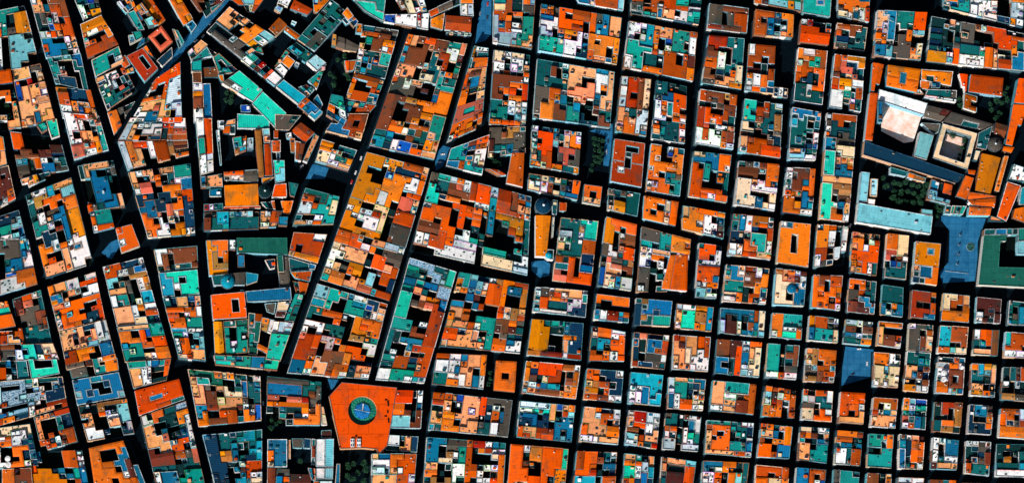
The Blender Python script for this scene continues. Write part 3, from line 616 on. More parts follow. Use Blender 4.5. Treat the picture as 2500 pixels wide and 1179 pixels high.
1335,-60 1625,-30 1540,990 1260,960|KFFFF/NEFRE/wEEEE/KEKNE/UUNNN/UUCCC/MMKCC/MMpPp/MMuUR/MMUUU/PPPPP/MMYYY/MMNYY/MM.BB/MMMUp/MMOOp/MMOOw
55,310 415,350 370,805 5,745|CcUURR/UUUURR/RTTURw/RRT.EE/RRT.OE/RR...E/RRRRRE/RRRwRR
490,400 880,440 830,885 440,825|ENUBOO/BBBKOO/BBB.OO/CCPWOU/CCWWWW/CC...C/CCCUCC/CCCUCW
950,465 1225,480 1190,930 905,895|WBBBR/wNBBR/EBBUR/wBBRR/ROPUR/OO.UU/OOAUQ/OOOww
-50,830 355,905 340,1150 -60,1060|PORRRO/POOwwV/OOGwwN/OOOwVD
430,910 825,950 795,1350 380,1305|TUWFFW/EUWFRw/EUWVNF/VVKTTF/VVOTTw/WwOOTw/GwRZpp
=square_block;flat-roofed house;upright orange block with a single rectangular court and blue corner roof, mid right
890,980 1180,1010 1155,1425 850,1380|wUOOO/OOOOO/OO.OO/OO.OO/OO.OO/OOOOO/OOOOO
1240,1010 1540,1030 1500,1380 1205,1430|UORKW/OOW.W/OOW.W/OOw.w/FF.Gw/wFKG./wNV..
@42
105,30 330,60 270,565 65,555|ERRK/RRRw/RRww/wwww/RRRR/RRRR/RRRU/GwOO/LLUK/LLWW
365,235 785,275 745,620 330,590|UUPZZWV/TUWBBWO/PUUWBBO/TTTBBOO/TTTKNOV/CCOKFFV/WWOKFVw
840,275 1140,310 1110,640 815,625|OPOwD/CPSDW/CCCUw/CC.UU/CC.UU/CCCUU
1200,340 1480,350 1455,680 1180,650|OBBFF/OBBFF/OO.OA/OFOOa/OOOKR/OFOFw
1550,370 1812,400 1787,715 1525,690|OOOKE/OORKE/NNFEE/NNUUE/BBDUU/BBDDU
-110,610 250,645 225,880 -130,850|GWWAAQ/PMMYYQ/PMMYYQ/WMMOAQ
310,650 745,685 725,940 295,890|UUUUUUFC/UDKUKUFC/GDDw.FUC/GDDCUQTL
810,700 1100,720 1085,960 790,930|OOTTT/OOTTT/OOwwR/wOMMR
1165,725 1445,760 1435,990 1145,965|AFFNw/AFFKN/UTTTC/UTTTC
1515,760 1777,790 1755,1015 1490,990|GGWNw/BBBBB/UUwEE/EEEOO
-140,910 215,935 190,1266 -150,1240|ZFPPRF/PDPPRF/PPCPwF/pPCwww/pPPWww
280,950 710,985 680,1320 250,1280|BBDDwOO/BBDRGPC/BBDRUPC/UUKRUcC/UUKRwCC/UUKRLwC
765,990 1070,1015 1040,1340 740,1320|TT.EB/TTKBB/TTKEB/TT.NN/WWFWW
1140,1035 1430,1060 1400,1370 1115,1355|PYOOO/CYOOO/PY.OF/NEFFT/NNBRR/YYBFw
@43
-190,160 170,185 140,485 -200,465|GPPTUU/GTTEVU/WTTVKw/UwTKwF/UwRRCC/UwRRwW
235,190 660,230 630,520 205,480|PPTTTTF/PPTTTTF/PPWWNFF/PPppBBF/wwPPBBF
745,245 1040,290 1015,555 705,535|OFOFK/LDWOF/WZFKF/OFO.Z/OAO.F
1110,275 1395,295 1375,590 1085,565|FKFFW/GWEEW/NNEEE/CCKRW/CCRRR
1465,300 1700,315 1680,615 1440,595|RRRRR/RRRRR/RROOW/RR.OP/PPPPP
-215,500 130,540 95,875 -245,850|NEKBWW/EEK.UW/FR.WUW/WVKWMT/GGKWwT/GG.GGG
180,570 635,600 605,930 155,895|TTTTEEWw/FOOOTEEV/pO.OKTEV/pOOO.KEW/pOOOTTTU/pOOOTTTU/pppppFFw
700,600 1000,640 970,945 665,925|ROEPA/PPU.A/FKOOA/RR.UU/RRFUU
1080,630 1360,650 1335,985 1055,950|CCKww/FOBKP/TKKUU/PP.TT/PPTTT/PPTTT
1430,670 1680,690 1650,1010 1405,995|OOOOB/FFFKK/EUUKU/wWEFF/WWEFF/WWEFF
-250,920 80,970 40,1240 -270,1240|pPPPLL/PKKKRR/NDDDRR/EDDDRR/EDDDOR
145,960 590,980 560,1240 125,1240|UUUOOKE/UKWOKKE/wwRKOLE/WwFKOLE/OOFOOFE
655,1000 970,1030 955,1240 640,1240|FFFFR/FFFFR/OOCCO/OOCCR
1040,1025 1325,1050 1310,1240 1025,1240|UUFFF/UUFFF/UUFWX/UUwWX
1400,1045 1650,1070 1630,1240 1390,1240|NTTE/NTTT/TTTT
@50
245,100 720,125 660,585 205,540|PUUTTTRR/PPUTTTRR/PWU.TERR/pWU..OLL/RFUKNO../POK.NNOc/UULNNNOc/UULKNNpp
770,150 1651,320 1651,690 715,590|KKKPKNNBWRRRKKK/KKaKKNN...RRRFF/VVK.KEN...RRRRE/EEK.ENNK.KKRROE/VVKKNEEEWOPKKOU/EEKwREEETOPwEUU/AAAwRWWWWOPFFUU/AAALRWwwWOPFFUU
885,-60 1660,-60 1640,270 885,80|KAEEF.WP..OO/AAUTwwwW..Gw/EUTTWwwwK.GG/KTTTWwWWVVaw
200,600 310,620 250,885 180,875|RR/RR/RR/R.
=cloister_wing;wing;long thin orange roof along the left side of the walled convent, upper right
170,890 250,900 195,1355 120,1345|RR/RR/RR/RR
=school_hall;hall;amber tiled hall with a small blue skylight, above the white-roofed court
340,625 660,670 620,895 325,830|AAAAA/AAUAA/OOUOO/OOOOO
667,668 970,690 950,830 667,765|AAAAA/AKAAA
660,772 755,778 750,860 660,850|OO
762,785 850,790 845,850 757,850|VV
725,860 1005,870 1000,985 690,940|EEEEN/EEEEN/WWwWW
600,855 655,860 690,905 600,900|w
1030,705 1115,715 1100,890 1070,885|RR/RR/.R
=school_hall;hall;broad rust orange tiled hall right of the amber hall, upper right
1140,715 1455,750 1440,930 1115,885|FFFFF/FFFFF/FFFFF
1080,895 1200,930 1195,1080 1070,1040|RR/R./RR
1590,760 1680,760 1680,1005 1545,995|RR/RR/RR/RR
1545,1005 1680,1010 1570,1410 1470,1390|RRR/RRR/RR./RR.
=long_hall;hall;long white roof slanting across the top of the peach courtyard
260,855 730,990 690,1110 240,960|WWWWWWW/WWWWWWW
245,975 290,985 290,1179 245,1179|U/U
735,1005 960,1060 860,1165 690,1120|NND/NNN
960,1070 1370,1190 1370,1265 870,1170|NNNNNN/NNEENN
@51
670,40 850,50 830,130 790,150|NNN
1215,135 1350,70 1290,300 1190,280|EE/EE/EE
1375,35 1500,70 1460,190 1360,150|BB/BB
=long_hall;hall;very long navy blue roof slanting between the two convent gardens
120,215 1080,545 990,625 105,350|VVVVVVVVVVVVVVV/VVVVVVVVVVVVVVV
=cloister_wing;wing;pale blue-white flat roof between the cloister and the peach courtyard
650,125 785,165 715,400 590,365|LL/LL/LL/LL
=cloister;cloister;square cream arcaded cloister around a white courtyard
870,45 1205,140 1110,490 775,375|CCCCCCC/C.....C/C.....C/C.....C/C.....C/C.....C/CCCCCCC
=church;church;long ochre church roof with a dark round dome at its top, right side
1245,330 1430,375 1330,725 1180,690|AAA/AAA/AAA/AAA/AAA
1185,300 1238,310 1200,410 1160,400|C
1455,265 1560,275 1530,330 1445,305|RR
1465,355 1505,360 1410,700 1370,690|O/O/O
1090,545 1170,570 1100,775 1000,740|RR/RR/RR
1110,485 1190,495 1180,540 1115,530|R
1125,705 1320,735 1385,750 1105,780|RRRR
1110,785 1385,755 1370,850 1150,830|RRRR
1125,842 1340,855 1325,932 1115,928|OOOO/OOOO
=l_shaped_block;L-shaped building;large L-shaped pale cyan flat roof with thin white parapet, upright arm
90,505 175,515 145,800 60,795|LL/LL/LL/LL/LL
180,575 250,580 238,750 172,745|ll/ll/ll
150,765 225,775 215,830 150,825|W
=l_shaped_block;L-shaped building;long pale cyan roof with white parapet, lower arm below the dark tree garden
58,805 775,935 755,1110 35,995|LLLLLLLLLLL/LLLLLLLLLLL/LLLLLLLLLLL
665,865 772,878 772,928 662,912|L
370,460 540,510 520,555 370,525|EEE
545,515 710,570 700,608 530,562|OYY
765,580 965,640 935,830 715,775|UUKRR/UUKRR/LLKKK/lLLLL
900,830 1100,840 1060,925 890,910|ETET
1555,430 1680,470 1680,610 1500,590|www/www
1490,605 1620,645 1480,985 1390,940|RR/RR/RR/RR/RR/RR
1625,660 1690,650 1690,830 1600,825|QQ
1560,865 1690,840 1690,1010 1540,950|OOO/OOO
1330,930 1385,945 1460,990 1315,985|PPP
=palace_block;large building;big dark green flat-roofed building around a black court at the right edge
1270,1060 1700,1050 1700,1620 1210,1595|EEUUEKTT/JJJJ..TT/JJJ...LL/JJJ...LL/JJJ...../JJJ...../JJJJJJJJ/JJJJJJJJ/JJJJJJJJ
@52
10,-80 275,-50 240,345 -20,310|SpKpK/OOFWF/pOWRR/RRRRR/RRRRR/aRRwE/paRwE
340,-60 550,-40 520,385 310,360|OOCC/OOCC/OOCC/SSCC/SSBW/KXUE/EEEE/EEEE
=square_block;flat-roofed house;amber flat-roofed block with blue inset roofs, left of the fountain square
610,15 855,40 815,440 580,410|AAAA/AAUA/AAAA/AAAA/pUUO/KUUO/VKOO
295,425 500,455 490,740 275,715|EEEE/EEEE/EEEE/UOOU/UwUU
575,480 810,510 795,770 555,745|ZZZO/ZZZK/ZK.F/ZZZF/ZZUU
880,510 1135,535 1120,795 855,775|CCFP/CFFP/CF.A/AAAA/AAAA
1200,545 1440,570 1420,805 1185,790|DDDD/DDDD/DDVD/WDDD/wDKD
1510,580 1680,600 1680,825 1490,815|EEEE/EEQQ/ENQQ/EEQQ
260,780 490,800 465,1040 240,1010|OOOO/P.../PBBF/PBBW
550,800 780,820 765,1080 535,1060|wNNE/NNNF/NNBC/NNBP/NNBP
845,820 1115,840 1095,1100 820,1085|QQFFF/QQFFF/QQFFF/QQLKF/FFLCC
1175,855 1415,870 1395,1115 1160,1100|WRRB/WRRB/EURB/EUOB/PPPB
1475,880 1680,900 1680,1135 1460,1125|TFFF/TFFF/FFFK/wwWW
@53
215,-80 475,-60 440,265 205,245|OOOwK/OOOww/CCLCC/CCCCC/WCWCC
530,-90 760,-70 730,310 495,290|EEEE/EEUT/PPVB/PUBV/EEEB/AAWw
830,-40 1085,-20 1065,330 800,310|KKKRU/GGOOw/wWBBB/wWBBB/OOBBB/OOGLU
1150,30 1390,40 1370,355 1135,335|OQAP/EQLP/EEKP/pppK/aaRU
1460,60 1680,70 1680,395 1430,375|KENF/KEDF/w.wK/K.KK/YYNN
205,355 440,370 415,655 175,635|FFFF/FFWF/ZwUP/pppp/pppw
500,360 725,375 710,665 475,650|OLXX/AwTT/TUEK/SEUE/WFUE
800,395 1060,410 1040,700 775,680|KZZB/KZZY/KK.Y/EOOY/EYYK
1130,420 1355,435 1335,715 1110,700|VUUN/VUUB/V.KA/VVVO/VVVV
1430,460 1680,470 1680,755 1410,735|FFFG/RFNG/RVNF/OOOO/OOOO
165,700 400,715 380,1035 145,1020|TTTO/TTKO/KKTT/TTTT/TTTT
455,705 700,730 680,1045 445,1040|UwPD/QVFO/UVRR/UKRF/UEKW
780,735 1030,765 1010,1050 755,1040|WwUU/W.UU/wKUU/wEww/DPPp
1100,770 1340,780 1320,1110 1085,1080|wWNC/KVNN/KKVB/KUNB/FEEE/FEEE
1400,795 1680,800 1680,1120 1385,1110|KKKK/K.KE/KAKE/EEEQ/WWWW
145,1080 380,1090 370,1240 130,1240|BBKP/BBKO/BBwK
440,1120 690,1130 680,1240 430,1240|GGWW/LLWL
750,1140 1000,1150 990,1240 740,1240|BBEO/BBEO
1060,1170 1320,1180 1310,1240 1050,1240|KKEK
1390,1180 1680,1180 1680,1240 1380,1240|NWwK
"""
# ---------------------------------------------------------------- read the survey: street blocks as quads of roof cells
blocks = []; tile = '00'; tagnext = None
for ln in DATA.strip().splitlines():
    ln = ln.strip()
    if not ln: continue
    if ln[0] == '@': tile = ln[1:3]; continue
    if ln[0] == '=': tagnext = ln[1:].split(';'); continue
    cs, rows = ln.split('|')
    q = [wp(tile, *map(float, p.split(','))) for p in cs.split()]
    rows = rows.split('/')
    n = max(len(r) for r in rows)
    rows = [''.join(r[min(len(r) - 1, int((i + 0.5) * len(r) / n))] for i in range(n)) for r in rows]
    blocks.append((q, rows, tagnext)); tagnext = None

def lattice(q, nu, nv, tagged):
    TL, TR, BR, BL = q
    def ln(n):
        a = [i / n for i in range(n + 1)]
        if not tagged:
            for i in range(1, n): a[i] += R.uniform(-0.16, 0.16) / n
        return a
    us, vs = ln(nu), ln(nv)
    g = {}
    for j in range(nv + 1):
        for i in range(nu + 1):
            u, v = us[i], vs[j]
            if not tagged and 0 < i < nu and 0 < j < nv: u += R.uniform(-0.05, 0.05) / nu; v += R.uniform(-0.05, 0.05) / nv
            x = (1 - v) * ((1 - u) * TL[0] + u * TR[0]) + v * ((1 - u) * BL[0] + u * BR[0])
            y = (1 - v) * ((1 - u) * TL[1] + u * TR[1]) + v * ((1 - u) * BL[1] + u * BR[1])
            g[i, j] = (x, y)
    return g
class Seg: pass
segs = []; yards = []; edgecol = []
for bi, (q, rows, tg) in enumerate(blocks):
    nu, nv = len(rows[0]), len(rows)
    if area2([q[0], q[3], q[2], q[1]]) < 0:      # mirrored quad: read it the other way
        q = [q[1], q[0], q[3], q[2]]; rows = [r[::-1] for r in rows]
    if tg is None and nu >= 3 and nv >= 3:          # narrow light wells
        rows = [list(r) for r in rows]
        for _ in range(int(nu * nv * 0.018 + R.random())):
            i_, j_ = R.randrange(1, nu - 1), R.randrange(1, max(2, nv - 1))
            if j_ < nv - 1: rows[j_][i_] = '.'
        rows = [''.join(r) for r in rows]
    g = lattice(q, nu, nv, tg)
    yards.append((q, bi)); edgecol.append(jit(R.choice([(232,232,232), (200,215,220), (235,205,180), (110,170,178), (160,190,198), (50,110,120), (170,120,90)])))
    seen = {}; bh = R.uniform(14.5, 18.5)
    ang = math.atan2(q[1][1] - q[0][1] + q[2][1] - q[3][1], q[1][0] - q[0][0] + q[2][0] - q[3][0])
    for j in range(nv):
        for i in range(nu):
            ch = rows[j][i]
            if ch == '.' or (i, j) in seen: continue
            st = [(i, j)]; cells = []; seen[i, j] = len(segs)
            lim = 999 if tg else (18 if ch in 'TuEAV' else 13)
            while st:
                c = st.pop(0); cells.append(c)
                for dx, dy in ((1, 0), (0, 1), (-1, 0), (0, -1)):
                    d = (c[0] + dx, c[1] + dy)
                    if 0 <= d[0] < nu and 0 <= d[1] < nv and d not in seen and rows[d[1]][d[0]] == ch and len(cells) + len(st) < lim:
                        seen[d] = len(segs); st.append(d)
            s = Seg(); s.cells = cells; s.ch = ch; s.bi = bi; s.g = g; s.nu = nu; s.nv = nv; s.tag = tg; s.bh = bh; s.ang = ang; s.rows = rows; s.seen = seen
            s.idx = len(segs)
            s.area = sum(abs(area2([g[c], g[c[0], c[1] + 1], g[c[0] + 1, c[1] + 1], g[c[0] + 1, c[1]]])) for c in cells)
            segs.append(s)
    s0 = None

def loops_of(s):
    cs = set(s.cells); E = {}
    for (c, r) in s.cells:
        for a, b, nb in (((c, r), (c, r + 1), (c - 1, r)), ((c, r + 1), (c + 1, r + 1), (c, r + 1)),
                         ((c + 1, r + 1), (c + 1, r), (c + 1, r)), ((c + 1, r), (c, r), (c, r - 1))):
            if nb not in cs: E.setdefault(a, []).append(b)
    out = []
    while E:
        a = next(iter(E)); lp = [a]; cur = E[a].pop()
        if not E[a]: del E[a]
        prev = a
        while cur != a:
            lp.append(cur)
            opts = E[cur]
            if len(opts) > 1:   # pinch point: take the left-most turn so that the loops separate
                dx, dy = cur[0] - prev[0], cur[1] - prev[1]
                opts.sort(key=lambda o: (o[0] - cur[0]) * dy - (o[1] - cur[1]) * dx)
            nx = opts.pop()
            if not opts: del E[cur]
            prev, cur = cur, nx
        out.append(lp)
    # drop vertices on straight runs of the lattice that lie on no corner
    res = []; s.flags = []
    for lp in out:
        keep = [p for k, p in enumerate(lp) if (lp[k][0] - lp[k - 1][0], lp[k][1] - lp[k - 1][1]) != (lp[(k + 1) % len(lp)][0] - p[0], lp[(k + 1) % len(lp)][1] - p[1])
                or len(lp) > 40 and k % 6 == 0]
        if len(keep) >= 3:
            fl_ = []
            for k in range(len(keep)):
                a, b = keep[k], keep[(k + 1) % len(keep)]
                fl_.append(a[0] == b[0] and a[0] in (0, s.nu) or a[1] == b[1] and a[1] in (0, s.nv))
            res.append([s.g[p] for p in keep]); s.flags.append(fl_)
    return res

PARA = [(230,232,235), (170,200,210), (240,200,170), (60,120,130), (205,215,222), (25,80,90), (150,90,60)]
SMALL = ['W', 'W', 'C', 'G', 'O', 'R', 'P', 'T', 'U', 'K', 'V', 'F', 'N', 'L', 'E', 'D', 'K', 'V', 'B', 'E']
def build_seg(s, B):
    """B: dict part name -> list of Buf factory; B(name) returns a buffer to write into"""
    up = s.ch.upper(); low = s.ch.islower(); tiled = up in TILED and not low
    loops = loops_of(s)
    if not loops: return
    gap = 0.23
    L0 = [offset(l, gap) for l in loops]
    hgt = s.bh + (R.uniform(-2.0, 2.0) if s.tag is None else 0) + (R.uniform(-2.8, -0.8) if up in DARK else 0) + (R.uniform(-1.5, 0.2) if low else 0)
    if up == 'K': hgt -= R.uniform(2.0, 4.5)
    if s.tag: hgt = s.bh + (0.6 if up in TILED else 0)
    s.h = hgt
    col = jit(PAL[up]); ang = s.ang + (math.pi / 2 if R.random() < 0.5 else 0)
    ca, sa = math.cos(-ang), math.sin(-ang)
    uvf = lambda p: (p[0] * ca - p[1] * sa, p[0] * sa + p[1] * ca)
    mat = TILE if tiled else (SPECK if s.ch in 'ul' else (METAL if up in 'LUQMTEVXJG' and R.random() < 0.3 else FLAT))
    xs = [uvf(p) for p in L0[0]]
    u0, u1 = min(x[0] for x in xs), max(x[0] for x in xs); v0, v1 = min(x[1] for x in xs), max(x[1] for x in xs)
    simple = len(loops) == 1 and len(loops[0]) <= 6
    mode = 'flat'
    if tiled:
        r = R.random()
        if simple and s.area < 2500: mode = 'gable' if r < 0.55 else ('mono' if r < 0.75 else 'hip')
        else: mode = 'hip' if r < 0.6 else 'flat'
    wallc = jit(R.choice([(235,230,220), (230,190,155), (150,205,225), (245,245,245), (110,180,195), (190,215,225), (90,120,130), (60,90,110), (150,110,90)]))
    zf = lambda p: hgt
    ridge = None
    if mode in ('gable', 'mono'):
        # the ridge runs along the longer side
        if (u1 - u0) >= (v1 - v0): ax = (sa, ca); lo, hi = v0, v1
        else: ax = (ca, -sa); lo, hi = u0, u1
        mid = (lo + hi) / 2; half = (hi - lo) / 2; sl_ = R.uniform(0.16, 0.36)
        if mode == 'gable':
            zf = lambda p: hgt + sl_ * max(0.0, half - abs(p[0] * ax[0] + p[1] * ax[1] - mid)); ridge = (ax, mid)
        else:
            sg = R.choice((-1, 1)); zf = lambda p: hgt + 0.35 * sl_ * (half + sg * (p[0] * ax[0] + p[1] * ax[1] - mid))
        # split outline on the ridge
        if ridge:
            NL = []
            for l in L0:
                o = []
                for i in range(len(l)):
                    p, q2 = l[i], l[(i + 1) % len(l)]; o.append(p)
                    dp = p[0] * ax[0] + p[1] * ax[1] - mid; dq = q2[0] * ax[0] + q2[1] * ax[1] - mid
                    if dp * dq < -1e-6:
                        t = dp / (dp - dq); o.append((p[0] + (q2[0] - p[0]) * t, p[1] + (q2[1] - p[1]) * t))
                NL.append(o)
            L0 = NL
    if mode != 'flat' and not s.tag and R.random() < 0.6:      # eaves cornice along the street
        for li, l in enumerate(loops):
            lo_, li_ = offset(l, -0.12), offset(l, 0.42)
            if any(s.flags[li]): cb = B('cornice', 1)
            for i in range(len(l)):
                if not s.flags[li][i]: continue
                j = (i + 1) % len(l); a, b, c_, d_ = lo_[i], lo_[j], li_[j], li_[i]; dz = 0.3
                za, zb = zf(a) + dz, zf(b) + dz
                ec = edgecol[s.bi]
                cb.face([(*a, za), (*b, zb), (*c_, zb), (*d_, za)], ec, TRIM)
                cb.face([(*a, za - 0.5), (*b, zb - 0.5), (*b, zb), (*a, za)], ec, TRIM)
                cb.face([(*d_, za), (*c_, zb), (*c_, zb - 0.5), (*d_, za - 0.5)], ec, TRIM)
    wb = B('wall')
    for l in L0:
        acc = 0.0
        for i in range(len(l)):
            a, b = l[i], l[(i + 1) % len(l)]; d = math.hypot(a[0] - b[0], a[1] - b[1])
            if d < 1e-4: continue
            wb.face([(a[0], a[1], 0.14), (b[0], b[1], 0.14), (b[0], b[1], zf(b)), (a[0], a[1], zf(a))], wallc, WALL,
                    [(acc, 0), (acc + d, 0), (acc + d, zf(b)), (acc, zf(a))]); acc += d
    rb = B('roof')
    if mode == 'hip':
        w = 1.9 if s.area > 140 else 1.2; rise = w * R.uniform(0.3, 0.55)
        L1 = [offset(l, w) for l in L0]
        for la, lb_ in zip(L0, L1):
            for i in range(len(la)):
                j = (i + 1) % len(la)
                q4 = [la[i], la[j], lb_[j], lb_[i]]
                e = (la[j][0] - la[i][0], la[j][1] - la[i][1]); el = math.hypot(*e) or 1; e = (e[0] / el, e[1] / el)
                rb.face([(*la[i], hgt), (*la[j], hgt), (*lb_[j], hgt + rise), (*lb_[i], hgt + rise)], col, TILE,
                        [(p[0] * e[0] + p[1] * e[1], p[1] * e[0] - p[0] * e[1]) for p in q4])
        for t in tess(L1): rb.face([(x, y, hgt + rise) for x, y in t], col, TILE, [uvf(p) for p in t])
        top = hgt + rise
    elif mode == 'flat':
        pw = R.choice((0.35, 0.45, 0.55)) if not tiled else 0.3
        L1 = [offset(l, pw) for l in L0]
        ph = R.uniform(0.5, 1.1) if not tiled else 0.2
        pc = jit(R.choice(PARA)) if not tiled else jit(PAL[up])
        if R.random() < 0.6: pc = tuple(x * R.choice((0.55, 0.7, 1.2)) + 0.004 for x in col)
        if s.tag: pc = jit((185, 200, 205)) if up not in 'VJ' else tuple(x * 2 + 0.02 for x in col)
        pedge = edgecol[s.bi]; pin = pc
        pb = B('parapet')
        for li, (la, lb_) in enumerate(zip(L0, L1)):
            for i in range(len(la)):
                j = (i + 1) % len(la)
                pc = pedge if s.flags[li][i] and not s.tag else pin
                pb.face([(*la[i], hgt + ph), (*la[j], hgt + ph), (*lb_[j], hgt + ph), (*lb_[i], hgt + ph)], pc, TRIM)
                pb.face([(*lb_[i], hgt + ph), (*lb_[j], hgt + ph), (*lb_[j], hgt - 0.1), (*lb_[i], hgt - 0.1)], pc, TRIM)
                pb.face([(*la[i], hgt), (*la[j], hgt), (*la[j], hgt + ph), (*la[i], hgt + ph)], pc, TRIM)
        for t in tess(L1): rb.face([(x, y, hgt) for x, y in t], col, mat, [uvf(p) for p in t])
        top = hgt
    else:
        for t in tess(L0):
            if ridge:
                for sg2 in (1, -1):
                    c2 = clip(t, ridge[0][0], ridge[0][1], ridge[1], sg2)
                    if len(c2) >= 3 and abs(area2(c2)) > 1e-4: rb.face([(x, y, zf((x, y))) for x, y in c2], col, TILE, [uvf(p) for p in c2])
            else: rb.face([(x, y, zf((x, y))) for x, y in t], col, TILE, [uvf(p) for p in t])
        top = None
    # rooftop pieces that belong to the building
    def place(w, d):
        for _ in range(6):
            c = R.choice(s.cells); g = s.g
            a, b2, c2, d2 = g[c], g[c[0], c[1] + 1], g[c[0] + 1, c[1] + 1], g[c[0] + 1, c[1]]
            wid = min(math.hypot(a[0] - d2[0], a[1] - d2[1]), math.hypot(a[0] - b2[0], a[1] - b2[1]))
            if wid < max(w, d) + 1.6: continue
            k = 0.5 * (1 - (max(w, d) + 1.4) / wid)
            u, v = 0.5 + R.uniform(-k, k), 0.5 + R.uniform(-k, k)
            return ((1 - v) * ((1 - u) * a[0] + u * d2[0]) + v * ((1 - u) * b2[0] + u * c2[0]),
                    (1 - v) * ((1 - u) * a[1] + u * d2[1]) + v * ((1 - u) * b2[1] + u * c2[1]))
        return None
    def zt(x, y): return zf((x, y)) if top is None else top
    n = len(s.cells)
    if not tiled:
        k = min(5, int(R.random() * (0.33 * n + 1.1)))
        if s.tag: k = k // 3
        for _ in range(k):
            w, d = R.uniform(1.8, 4.2), R.uniform(1.6, 3.6); p = place(w, d)
            if p:
                z = zt(*p); cc = jit(PAL[R.choice(SMALL)]) if R.random() < 0.6 else tuple(x * R.uniform(0.5, 1.0) for x in col)
                box(B('stair_hut', 1), p[0], p[1], z - 0.05, z + R.uniform(1.8, 3.2), w, d, s.ang, jit((225, 215, 200)), TRIM, FLAT, cc)
        for _ in range(int(R.random() * (0.6 * n + 0.8)) if not s.tag else int(n / 9)):
            w, d = R.uniform(1.0, 3.0), R.uniform(0.9, 1.8); p = place(w, d)
            if p:
                z = zt(*p); box(B('skylight', 1), p[0], p[1], z - 0.05, z + 0.45, w, d, s.ang, jit(R.choice([(200, 210, 215), (90, 100, 105), (60, 80, 90), (140, 120, 100)])), TRIM)
                box(B.last, p[0], p[1], z + 0.4, z + 0.5, w - 0.35, d - 0.35, s.ang, (0.01, 0.03, 0.05), GLASS)
    else:
        for _ in range(int(R.random() * (0.35 * n + 1.0))):
            w = R.uniform(0.8, 1.3); p = place(w, w)
            if p:
                z = zt(*p); box(B('chimney', 1), p[0], p[1], z - 0.4, z + 1.6, w, w * 0.8, s.ang, jit(R.choice([(220, 215, 205), (150, 70, 40), (230, 230, 230)])), TRIM)
        if R.random() < 0.4 and not s.tag:
            w, d = R.uniform(1.4, 3.0), R.uniform(1.2, 2.4); p = place(w, d)
            if p:
                z = zt(*p); box(B('roof_window', 1), p[0], p[1], z - 0.5, z + 0.55, w, d, s.ang, jit(R.choice([(150, 150, 150), (70, 60, 55), (120, 80, 60)])), TRIM)
                box(B.last, p[0], p[1], z + 0.5, z + 0.6, w - 0.5, d - 0.5, s.ang, (0.008, 0.02, 0.03), GLASS)
    if low and s.ch not in 'ul':
        for _ in range(min(10, 1 + int(n * 1.7))):
            p = place(0.9, 0.9)
            if p:
                r = R.uniform(0.45, 1.15); z = zt(*p); b = B('potted_plant', 1)
                lathe(b, p[0], p[1], [(r * 0.6, z), (r * 0.7, z + 0.4)], 7, (0.25, 0.08, 0.04), TRIM)
                for _k in range(16):
                    a1, a2 = R.uniform(0, 6.283), R.uniform(-0.2, 1.4); rr = r * R.uniform(0.3, 1.0)
                    c0 = (p[0] + rr * math.cos(a1) * math.cos(a2), p[1] + rr * math.sin(a1) * math.cos(a2), z + 0.5 + rr * max(0, math.sin(a2)))
                    e = 0.42
                    b.face([(c0[0] - e, c0[1] - R.uniform(0, e), c0[2]), (c0[0] + e, c0[1] - R.uniform(0, e), c0[2] + R.uniform(-.2, .2)), (c0[0] + R.uniform(-e, e), c0[1] + e, c0[2] + R.uniform(-.2, .2))], (0, 0, 0), LEAF)

# ---------------------------------------------------------------- which segments are things of their own
inframe = lambda s: any(abs(s.g[c][0]) < W_ / 2 * S - 2 and abs(s.g[c][1]) < H_ / 2 * S - 2 for c in s.cells)
free = [s for s in segs if s.tag is None]
NIND = 292
ti = sorted([s for s in free if s.ch in TILED and inframe(s)], key=lambda s: -s.area)[:NIND]
fl = sorted([s for s in free if s.ch not in TILED and inframe(s)], key=lambda s: -s.area)[:NIND]
own = {s.idx for s in ti} | {s.idx for s in fl}

LAND = [("round-court palace",885,1005),("blue-domed teal church",557,690),("dark-domed amber church",600,470),("cream cloister",2330,350),
 ("fountain square",2350,620),("mint convent hall",590,215),("white vented workshop",793,1105),("corner house on the blue square",310,575),
 ("dormered red theatre",1118,55),("round teal plaza",2095,890),("blue-domed amber church",1322,540),("rust split palace",1535,400),
 ("hedged garden",1460,370),("pale cyan L-shaped building",2170,530),("mint roof of the top edge",1995,20),("curved mint hall",910,30),
 ("speckled blue roofs",110,950),("wide blue palace",240,930),("salmon courtyard house",393,95),("amber school hall",2205,190),
 ("navy long roof",2210,400),("turquoise square house",390,690),("navy court house",2395,1020),("white tanks",1063+1240,905)]
def centroid(s):
    xs = [s.g[c] for c in s.cells]; return (sum(x[0] for x in xs) / len(xs), sum(x[1] for x in xs) / len(xs))
def rel(dx, dy):
    a = math.degrees(math.atan2(dy, dx)) % 360
    return ['right of', 'upper right of', 'above', 'upper left of', 'left of', 'lower left of', 'below', 'lower right of'][int(((a + 22.5) % 360) // 45)]
def shape_word(s):
    xs = [c[0] for c in s.cells]; ys = [c[1] for c in s.cells]; w = max(xs) - min(xs) + 1; h = max(ys) - min(ys) + 1
    if len(loops_of(s)) > 1: return 'ring-shaped'
    if w * h == len(s.cells): return 'square' if w == h and w > 1 else ('tall narrow' if h >= 2 * w else ('long' if w >= 2 * h else 'oblong'))
    if len(s.cells) >= 0.72 * w * h: return 'notched'
    return 'angled'
def neigh(s):
    out = {}
    for nm, dx, dy in (('above', 0, -1), ('right', 1, 0), ('below', 0, 1), ('left', -1, 0)):
        cnt = {}
        for c in s.cells:
            d = (c[0] + dx, c[1] + dy)
            if d in s.cells: continue
            if 0 <= d[0] < s.nu and 0 <= d[1] < s.nv:
                ch = s.rows[d[1]][d[0]]; k = 'court' if ch == '.' else CNAME[ch.upper()]
            else: k = 'street'
            cnt[k] = cnt.get(k, 0) + 1
        if cnt: out[nm] = max(cnt, key=cnt.get)
    return out
used = set()
